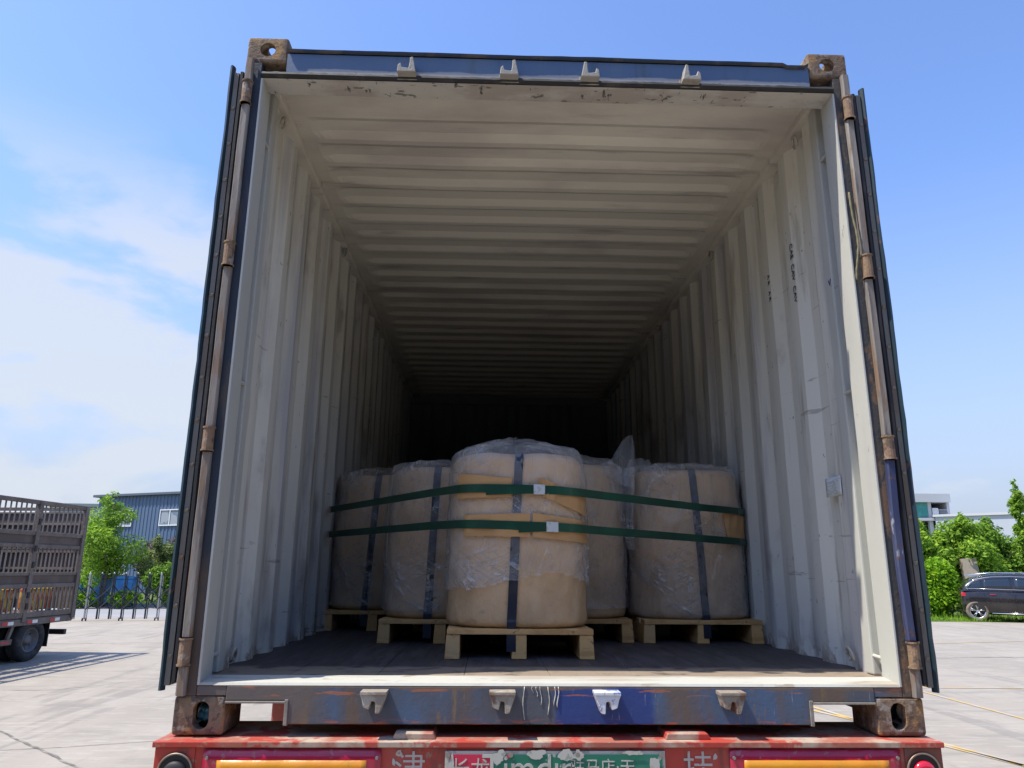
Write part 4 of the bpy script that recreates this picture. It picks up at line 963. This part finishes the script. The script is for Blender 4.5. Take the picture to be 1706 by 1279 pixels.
# ================================================================== STAKE TRUCK
yaw_t = -math.radians(5.5)
tk = empty('stake_truck', (-9.55, 13.05, 0), yaw_t, label='brown grey stake truck with tall slatted sides parked on the left', cat='truck')
M_rack = MAT('weathered_rack_paint', (.125, .10, .085), [((.17, .14, .12), 3, .45, .65, U, .7), ((.10, .075, .065), 8, .52, .68, (1, 1, .4), .7), ((.26, .25, .24), 25, .64, .72, U, .6)], rough=.65, bump=(30, .3, .004, U))
M_rackpanel = MAT('rack_sheet', (.085, .062, .052), [((.12, .088, .075), 2, .42, .65, U, .8), ((.07, .055, .05), 6, .55, .7, (1, 1, .4), .6)], rough=.7)
M_slat = MAT('slat_pale_edge', (.19, .165, .145), [((.12, .10, .085), 6, .45, .65, (1, 1, .5), .8)], rough=.6)
M_cargo = MAT('orange_yellow_sacks', (.42, .13, .03), [((.50, .36, .06), 4, .46, .54, U, .95), ((.35, .05, .03), 6, .55, .62, U, .8)], rough=.7)
M_ttape_r = MAT('tape_red', (.50, .02, .03), rough=.35); M_ttape_w = MAT('tape_white', (.72, .72, .70), rough=.35)
tk.scale = (1, 1, .977); XR = 1.05; LB = 7.4      # right side at local x=+XR, tail at local y=0, body forward along -y
posts = [0, -1.36, -2.55, -3.8, -5.05, -6.3, -LB]
rails = [(2.88, 2.96), (2.30, 2.38), (2.07, 2.14), (1.56, 1.62), (1.33, 1.41), (.80, .90)]
for side in (1, -1):
    rk = empty('side_rack'); rk.parent = tk
    x = side*XR
    for (a, b) in rails: MB().box(x-.03, x+.03, -LB, .02, a, b, bev=.006, seg=1).build('rail', M_rack, rk)
    for i, y in enumerate(posts):
        MB().box(x-.035+side*.012, x+.035+side*.012, y-.05, y+.05, .72, 2.93, bev=.006, seg=1).build('stake', M_rack, rk)
        if i: 
            for z in (2.55, 2.05, 1.75, 1.2, 1.0): MB().box(x+side*.03-.02, x+side*.03+.035, y-.04, y+.02, z-.05, z+.06, bev=.008).build('latch', M_black, rk)
    for (a, b, d, w_) in ((2.38, 2.88, .13, .008), (1.62, 2.07, .115, .008), (.90, 1.33, .115, .015)):
        mb = MB(); y = -LB+.08
        while y < -.04:
            mb.box(x-.012+side*.01, x+.012+side*.01, y-w_, y+w_, a-.005, b+.005)
            y += d
        tag(mb.build('slats', M_slat, rk), kind=None)
    for (a, b) in ((2.14, 2.30), (1.41, 1.56)): 
        MB().box(x-.008, x+.002, -LB+.05, -.03, a, b).build('sheet_panel', M_rackpanel, rk)
# tail rack and headboard
for y in (.0, -LB):
    mb = MB(); mb.box(-XR+.04, XR-.04, y-.02, y+.02, .9, 2.80); mb.build('tail_board', M_rackpanel, tk)
    for z in (2.56, 2.0, 1.66): MB().box(-XR+.06, XR-.06, y-.07, y-.026, z, z+.045, bev=.004).build('tail_ledge', M_slat, tk)
    mb = MB()
    for z in (2.9, 2.34, 2.1, 1.6): mb.box(-XR+.04, XR-.04, y-.025, y+.025, z-.035, z+.035, bev=.005, seg=1)
    mb.box(-XR+.05, XR-.05, y-.045, y-.0255, 2.80, 2.83)
    mb.build('tail_rack', M_rack, tk)
MB().tube([(XR, -.1, 2.93), (XR, .03, 2.93), (XR, .06, 2.88), (XR, .06, 2.3)], .035, 8).build('corner_tube', M_rack, tk, True)
MB().box(-XR, XR, -LB, .0, .78, .86).build('load_floor', M_rackpanel, tk)
MB().box(-XR+.05, -XR+.07, -LB+.1, -.05, .88, 2.70).build('lining_board', M_rackpanel, tk)
MB().box(-XR+.075, -XR+.12, -LB+.1, -.05, 2.58, 2.63, bev=.005).build('lining_ledge', M_slat, tk)
MB().box(-XR+.075, -XR+.12, -LB+.1, -.05, 1.70, 1.75, bev=.005).build('lining_ledge', M_slat, tk)
for y0_, y1_ in ((-1.15, -.55), (-2.2, -1.6), (-3.2, -2.75)):
    MB().box(XR-.30, XR-.05, y0_, y1_, .92, 1.33, bev=.05, seg=3).build('cargo_sack', M_cargo, tk, True)
MB().box(-XR, XR+.02, -LB, .03, .66, .78, bev=.01).build('floor_frame', M_rack, tk)
for k in range(9):
    y = -.35-k*.62
    MB().box(XR+.022, XR+.026, y-.28, y-.14, .69, .75).build('reflective_tape', M_ttape_r, tk); MB().box(XR+.022, XR+.026, y-.138, y, .69, .75).build('reflective_tape', M_ttape_w, tk)
for x in (-.4, .4): MB().box(x-.05, x+.05, -9.0, -.1, .48, .66, bev=.01).build('chassis_rail', M_black, tk)
for s in (-1, 1):
    wheel('wheel', s*(XR-.12), -1.02, .385, .385, .24, s, tk, rimr=.56); wheel('wheel', s*(XR-.42), -1.02, .385, .385, .22, s, tk, rimr=.56); wheel('wheel', s*(XR-.14), -8.4, .385, .385, .24, s, tk, rimr=.56)
    MB().box(s*(XR-.30), s*(XR-.02), -.56, -.54, .22, .66, bev=.004).build('mud_flap', M_black, tk)
    MB().prism([(-1.47, .66), (-1.57, .40), (-1.63, .40), (-1.54, .66)], 0, s*(XR-.08), s*(XR-.03)).build('guard_stay', M_rack, tk)
    MB().box(min(s*(XR-.06), s*(XR-.02)), max(s*(XR-.06), s*(XR-.02)), -6.6, -1.50, .34, .44, bev=.006).build('side_guard', M_rack, tk)
    MB().box(s*(XR-.018)-.002, s*(XR-.018)+.002, -1.77, -1.57, .37, .41).build('reflective_tape', M_ttape_r, tk)
    MB().box(s*(XR-.018)-.002, s*(XR-.018)+.002, -2.27, -2.07, .37, .41).build('reflective_tape', M_ttape_w, tk)
MB().tube([(-.9, -1.02, .385), (.9, -1.02, .385)], .06, 8).build('axle', M_black, tk)
MB().box(-1.0, 1.0, -.06, .02, .40, .50, bev=.008).build('rear_bumper', M_black, tk)
M_cab = MAT('cab_blue_paint', (.05, .12, .30), rough=.35, coat=.5); M_glass = MAT('dark_glass', (.02, .025, .03), rough=.06, spec=.8)
cb = MB().prism([(-7.6, .5), (-7.6, 2.35), (-7.85, 2.45), (-8.9, 2.42), (-9.25, 1.55), (-9.35, 1.2), (-9.35, .5)], 0, -1.02, 1.02, bev=.04).build('cab', M_cab, tk)
for s in (-1, 1): MB().prism([(-8.0, 1.5), (-8.0, 2.2), (-8.75, 2.2), (-9.05, 1.5)], 0, s*1.021, s*1.028).build('side_window', M_glass, cb)
MB().prism([(-8.985, 2.25), (-9.265, 1.6), (-9.275, 1.6), (-8.995, 2.25)], 0, -.9, .9).build('windscreen', M_glass, cb)
for s in (-1, 1): MB().box(s*.75-.14, s*.75+.14, -9.37, -9.345, .75, .93, bev=.01).build('headlight', M_signwhite, cb)

# ================================================================== BLACK CAR
car = empty('parked_car', (19.16, 24.32, 0), 0, label='dusty black estate car parked on the right in front of bushes', cat='car')
car.rotation_euler = (0, 0, math.radians(-27))
M_carp = MAT('black_car_paint', (.012, .010, .011), [((.03, .024, .022), 2, .4, .7, U, .6)], rough=.22, coat=.7, rvar=.08); M_trim = MAT('chrome_trim', (.7, .7, .72), rough=.18, metal=.9); M_cglass = MAT('tinted_window', (.012, .02, .03), rough=.05, spec=.9)
# stations along x (rear = -2.37 .. front 2.37): lower body outline (half width, belt z), roof
def car_body():
    X = [-2.37, -2.33, -2.2, -1.9, -1.5, -1.0, -.4, .2, .8, 1.15, 1.5, 1.9, 2.2, 2.34, 2.38]
    belt = [.93, 1.05, 1.10, 1.11, 1.10, 1.08, 1.06, 1.04, 1.03, 1.05, 1.03, .98, .88, .76, .62]
    bot = [.45, .36, .30, .27, .25, .24, .24, .24, .24, .24, .25, .27, .30, .36, .45]
    hw = [.70, .80, .87, .90, .92, .93, .93, .93, .93, .92, .91, .89, .82, .72, .60]
    b = bmesh.new(); R = []
    for x, zb, z0, w_ in zip(X, belt, bot, hw):
        pr = [(w_*.86, z0), (w_*.97, z0+.08), (w_, z0+(zb-z0)*.45), (w_*.985, z0+(zb-z0)*.75), (w_*.95, zb-.03), (w_*.90, zb)]
        full = [(-a, z) for a, z in pr]+[(0, zb+.02)]+[(a, z) for a, z in pr[::-1]]+[(0, z0)]
        R.append([b.verts.new((x, a, z)) for a, z in full])
    for A, C_ in zip(R, R[1:]):
        n = len(A)
        for k in range(n): b.faces.new((A[k], A[(k+1) % n], C_[(k+1) % n], C_[k]))
    b.faces.new(R[0]); b.faces.new(R[-1][::-1]); bmesh.ops.recalc_face_normals(b, faces=b.faces[:]); return b
b = car_body(); me = bpy.data.meshes.new('body'); b.to_mesh(me); b.free(); cbody = link('body', me, M_carp, car, True)
cuts = []
for x in (-1.58, 1.42):
    q = MB(); lat = [(x+.40*math.cos(2*math.pi*k/28), .36+.40*math.sin(2*math.pi*k/28)) for k in range(28)]
    for s in (-1, 1): cuts.append(MB().prism(lat, 1, s*.55, s*1.1).build('cut', M_black))
bpy.context.view_layer.update(); boolean(cbody, cuts)
X = [-2.28, -2.05, -1.6, -1.0, -.4, .2, .55, .95, 1.38]; top = [1.07, 1.32, 1.515, 1.63, 1.66, 1.63, 1.55, 1.34, 1.06]; lowz = [1.06]*9
b = bmesh.new(); R = []
for x, zt in zip(X, top):
    f = (zt-1.05)/.6; wt = .88-.20*f; pr = [(.885, 1.05), (.885-.10*f, 1.05+(zt-1.05)*.5), (wt, zt-.04*f), (wt-.08, zt)]
    full = [(-a, z) for a, z in pr]+[(0, zt+.015)]+[(a, z) for a, z in pr[::-1]]; R.append([b.verts.new((x, a, z)) for a, z in full])
for A, C_ in zip(R, R[1:]):
    for k in range(len(A)-1): b.faces.new((A[k], A[k+1], C_[k+1], C_[k]))
b.faces.new(R[0]); b.faces.new(R[-1][::-1]); bmesh.ops.recalc_face_normals(b, faces=b.faces[:]); me = bpy.data.meshes.new('roof'); b.to_mesh(me); b.free(); link('cabin_roof', me, M_carp, car, True)
def gz(x):   # greenhouse top at x
    for (a, za), (c, zc) in zip(zip(X, top), list(zip(X, top))[1:]):
        if a <= x <= c: return za+(zc-za)*(x-a)/(c-a)
    return 1.05
def side_y(x, z):
    zt = gz(x); f = (zt-1.05)/.6; h = max(.01, (zt-1.05)); u = (z-1.05)/h; wt = .88-.20*f
    return .885+(-.10*f)*(u/.5) if u < .5 else (.885-.10*f)+(wt-(.885-.10*f))*min(1, (u-.5)/.44)
def window(xa, xb, name='window', n=10, zb=1.13, fr=.80, la=0, lb=0):
    for s in (-1, 1):
        P = []
        for k in range(n+1):
            x = xa+(xb-xa)*k/n; zt = 1.05+(gz(x)-1.05)*fr; zt = max(zt, zb+.01)
            P.append([(x, s*(side_y(x, zb+(zt-zb)*q)+.008), zb+(zt-zb)*q) for q in (0, .33, .66, 1)])
        MB().grid(P, thick=(0, s*.003, 0)).build(name, M_cglass, car, True)
window(-2.02, -1.33, 'quarter_window', fr=.72); window(-1.29, -.42, fr=.82); window(-.34, .98, fr=.82)
for s in (-1, 1):
    pts = [(-2.08, s*.885, 1.16), (-1.6, s*.80, 1.46), (-1.0, s*.765, 1.55), (-.4, s*.76, 1.57), (.2, s*.77, 1.54), (.6, s*.80, 1.44), (1.05, s*.875, 1.16)]
    MB().tube(pts, .010, 6).build('window_trim', M_trim, car, True)
    MB().tube([(-2.08, s*.905, 1.14), (-1.0, s*.915, 1.125), (0, s*.92, 1.105), (1.05, s*.91, 1.09)], .010, 6).build('window_trim', M_trim, car, True)
    MB().tube([(-1.85, s*.60, 1.58), (-1.0, s*.60, 1.69), (0, s*.60, 1.695), (.45, s*.62, 1.62)], .016, 6).build('roof_rail', M_trim, car, True)
    MB().tube([(-1.15, s*.93, .30), (1.0, s*.93, .28)], .018, 6).build('sill_trim', M_trim, car, True)
    for x in (-1.05, .0): MB().box(x-.09, x+.09, s*.93-.01, s*.93+.022, .92, .95, bev=.006).build('door_handle', MAT('handle_red', (.35, .02, .03), rough=.4), car, True)
    for x in (-1.31, -.38, .86): MB().box(x-.003, x+.003, s*.936-.003, s*.936+.001, .40, 1.04).build('door_gap', M_black, car)
    MB().box(.86, 1.02, min(s*.93, s*1.10), max(s*.93, s*1.10), 1.08, 1.22, bev=.03, seg=3).build('mirror', M_carp, car, True)
    MB().box(-2.36, -2.12, min(s*.62, s*.865), max(s*.62, s*.865), .86, .99, bev=.02).build('tail_lamp', M_lens, car, True)
    MB().box(2.10, 2.34, min(s*.50, s*.80), max(s*.50, s*.80), .68, .80, bev=.02).build('headlight', M_signwhite, car, True)
M_crim = MAT('alloy_wheel', (.55, .55, .56), rough=.3, metal=.8); M_dusty = MAT('dusty_tyre', (.20, .165, .12), [((.12, .10, .08), 9, .5, .7, U, .6)], rough=.95)
for x in (-1.58, 1.42):
    for s in (-1, 1):
        w_ = empty('wheel', (x, s*.80, .36), 0); w_.parent = car
        q = wheel('tyre', 0, 0, 0, .36, .23, s, w_, rimr=.68, rim_mat=M_crim, spokes=5); q.rotation_euler = (0, 0, math.pi/2); q.data.materials[0] = M_dusty
        for ch in [k for k in bpy.data.objects if k.parent == q]: ch.parent = w_; ch.rotation_euler = (0, 0, math.pi/2); 
def shorten(o):
    for v in o.data.vertices:
        if v.co.x < -1.5: v.co.x = -1.5+(v.co.x+1.5)*.60
    for c in [k for k in bpy.data.objects if k.parent == o]: shorten(c)
for c in [k for k in bpy.data.objects if k.parent == car and k.type == 'MESH']: shorten(c)
# ================================================================== BUILDINGS
M_bcorr = MAT('blue_cladding', (.085, .13, .22), [((.10, .15, .24), .4, .4, .7, (1, 1, .3), .7)], rough=.5); M_bw = MAT('white_window_frame', (.7, .7, .7), rough=.5)
M_pane = MAT('window_pane', (.16, .20, .26), [((.35, .38, .42), 1.2, .5, .55, U, .8)], rough=.1, spec=.8)
a = Vector((-26.35, 47.8)); d = Vector((7, -3.2)).normalized(); ang = math.atan2(d.y, d.x)
bb = empty('blue_building', (a.x, a.y, 0), ang, label='long blue corrugated metal factory building beyond the gate', cat='building')
prof = []; x = 0
while x < 24: prof += [(x, 0), (x+.14, 0), (x+.17, -.035), (x+.28, -.035)]; x += .31
P = [[(px_, q, z) for z in (0, 6.15)] for px_, q in prof]
MB().grid(P, thick=(0, .05, 0)).build('wall', M_bcorr, bb)
MB().box(0, x, .06, 14, .0, 6.1).build('wall', M_bcorr, bb)
MB().box(-.35, x+.3, -.25, 14.2, 6.12, 6.28, bev=.02).build('roof', MAT('grey_roof_edge', (.10, .12, .16), rough=.6), bb)
for wx, wz, ww, wh in ((1.55, 4.22, 1.7, .9), (5.8, 4.22, 1.7, .9), (10, 4.22, 1.7, .9), (1.55, 1.2, 1.7, .9), (5.8, 1.2, 1.7, .9), (10, 1.2, 1.7, .9)):
    f = MB(); f.box(wx-.07, wx+ww+.07, -.10, -.04, wz-.07, wz, bev=.005); f.box(wx-.07, wx+ww+.07, -.10, -.04, wz+wh, wz+wh+.07, bev=.005)
    for q in (wx-.07, wx+ww*.45, wx+ww): f.box(q, q+.07, -.098, -.042, wz, wz+wh)
    fo = f.build('window', M_bw, bb); MB().box(wx, wx+ww, -.06, -.045, wz, wz+wh).build('pane', M_pane, fo)
# low far buildings seen over the truck
o = empty('low_house', (-33.5, 60, 0), .1, label='pale distant flat roofed house seen just over the truck top', cat='building')
MB().box(-3, 5.5, 0, 6, 0, 6.4).build('wall', MAT('pale_wall', (.42, .43, .44), rough=.8), o); MB().box(-3.3, 5.8, -.3, 6.3, 6.4, 6.65).build('roof', MAT('grey_tile', (.30, .33, .33), rough=.8), o)
for k in range(3): MB().box(-2+k*2.4, -.8+k*2.4, -.03, 0.0, 4.2, 5.4).build('window', M_pane, o)
# blue covered bins behind the gate
M_bin = MAT('bright_blue_plastic', (.03, .22, .55), [((.08, .33, .62), 3, .5, .6, U, .6)], rough=.4)
for i, (x, y, lb, hgt) in enumerate(((-17.7, 30.3, 'blue plastic bin behind the gate nearest the truck', 1.25), (-16.85, 30.6, 'blue plastic bin behind the gate left of the tree trunk', 1.3), (-15.75, 30.5, 'blue plastic bin behind the gate right of the tree trunk', 1.25))):
    r_ = empty('waste_bin', (x, y, 0), .1*i, label=lb, cat='bin', group='blue bins behind the gate')
    MB().prism([(-.30, .12), (.30, .12), (.36, hgt-.1), (-.36, hgt-.1)], 1, -.3, .3, bev=.02).build('body', M_bin, r_); MB().prism([(-.38, hgt-.1), (.38, hgt-.1), (.36, hgt-.02), (0, hgt+.03), (-.36, hgt-.02)], 1, -.36, .33, bev=.01).build('lid', M_bin, r_)
    for s in (-1, 1): MB().tube([(s*.24, .25, .09), (s*.30, .25, .09)], .09, 12).build('wheel', M_black, r_)
# added hall behind the camera, keeps low sky light out of the container
blocker = empty('unseen_sky_blocker', (-30, -13.5, 0), 0, label='added unseen long dark grey corrugated hall facing the open container', cat='building')
prof = []; x = 0
while x < 60: prof += [(x, 0), (x+.3, 0), (x+.34, .05), (x+.6, .05)]; x += .66
MB().grid([[(p, q, z) for z in (0, 6.5)] for p, q in prof], thick=(0, -.1, 0)).build('wall', MAT('blocker_dark_grey', (.06, .065, .075), rough=.6), blocker)
MB().box(0, x, -14, -.12, 0, 6.4).build('wall', bpy.data.materials['blocker_dark_grey'], blocker); MB().box(-.3, x+.3, -14.3, .4, 6.5, 6.7).build('roof', bpy.data.materials['grey_roof_edge'], blocker)
for k in range(6): MB().box(3+k*9, 7.2+k*9, .06, .12, 0, 4.6, bev=.01).build('blocker_door', MAT('blocker_door_grey', (.11, .115, .12), rough=.5), blocker)
# brick pier and leaning slab by the bush
pr_ = empty('gate_pier', (21.3, 30.2, 0), -.4, label='beige stone faced gate pier half hidden among the green bushes', cat='pier')
MB().box(-.30, .30, -.30, .30, 0, 2.30, bev=.01).build('shaft', MAT('beige_stone', (.40, .33, .26), [((.33, .27, .21), 4, .5, .7, U, .6)], rough=.85), pr_); MB().box(-.36, .36, -.36, .36, 0, .25, bev=.01).build('plinth', MAT('pier_plinth', (.35, .33, .30), rough=.8), pr_); pr_.rotation_euler = (0, math.radians(-4), -.4)
fc = empty('boundary_fence', (17.5, 30.9, 0), 0, label='grey barred boundary fence behind the bushes on the right', cat='fence')
mb = MB()
for k in range(24): mb.box(k*.15, k*.15+.03, -.02, .02, .3, 2.0)
mb.build('bars', MAT('fence_grey', (.32, .33, .36), rough=.5), fc); MB().box(-.1, 3.5, -.12, .12, 0, .45).build('plinth', MAT('plinth_grey', (.35, .34, .32), rough=.9), fc); MB().box(-.1, 3.5, -.03, .03, 1.85, 1.91).build('rail', bpy.data.materials['fence_grey'], fc)
# right-hand buildings
M_wht = MAT('pale_render', (.50, .51, .53), rough=.8); M_wht2 = MAT('pale_cladding', (.42, .45, .50), [((.46, .48, .52), .3, .4, .7, U, .6)], rough=.6); M_grn = MAT('teal_glass', (.03, .26, .24), [((.10, .36, .33), .8, .5, .6, U, .6)], rough=.15)  # distance haze is put into the two pale colours
tb = empty('stair_tower', (47.9, 80, 0), -.05, label='pale open framed stair tower with teal glass on the right', cat='building')
MB().box(0, 4.3, -.4, 6, 9.35, 10.35, bev=.03).build('roof', M_wht, tb)
MB().box(0, .35, 0, 6, 0, 9.35).build('pillar', M_wht, tb); MB().box(4.0, 4.3, 0, 6, 0, 9.35).build('pillar', M_wht, tb); MB().box(1.9, 2.3, .1, .5, 0, 9.35).build('pillar', M_wht, tb)
MB().box(.35, 4.0, 5.2, 5.6, 0, 9.35).build('back_wall', MAT('shaded_core', (.14, .17, .22), rough=.8), tb)
MB().box(.36, 1.88, .12, .2, 7.7, 9.3).build('glass_wall', M_grn, tb)
for z in (2.6, 5.1, 7.3): MB().box(0.02, 4.28, -.15, 5.2, z, z+.32).build('landing', M_wht, tb)
for z in (7.62, 5.42): MB().box(2.35, 3.0, .0, .1, z, z+1.1).build('notice_panel', M_bw, tb)
for z in (5.42, 7.62):
    f = MB(); f.box(2.3, 4.0, .0, .04, z+.9, z+.95)
    for k in range(12): f.box(2.32+k*.14, 2.35+k*.14, .0, .03, z, z+.9)
    f.build('railing', M_wht, tb)
wb_ = empty('white_factory', (50.2, 79.5, 0), -.72, label='long pale factory with a louvred window row on the right', cat='building')
MB().box(0, 34, 0, 12, 0, 7.7).build('wall', M_wht2, wb_)
MB().box(-.2, 34.2, -.2, 12.2, 7.7, 7.95).build('roof', M_wht, wb_)
for k in range(9): MB().box(1.0+k*.30, 1.14+k*.30, -.04, 0.005, 6.35, 7.05).build('louvre', M_pane, wb_)
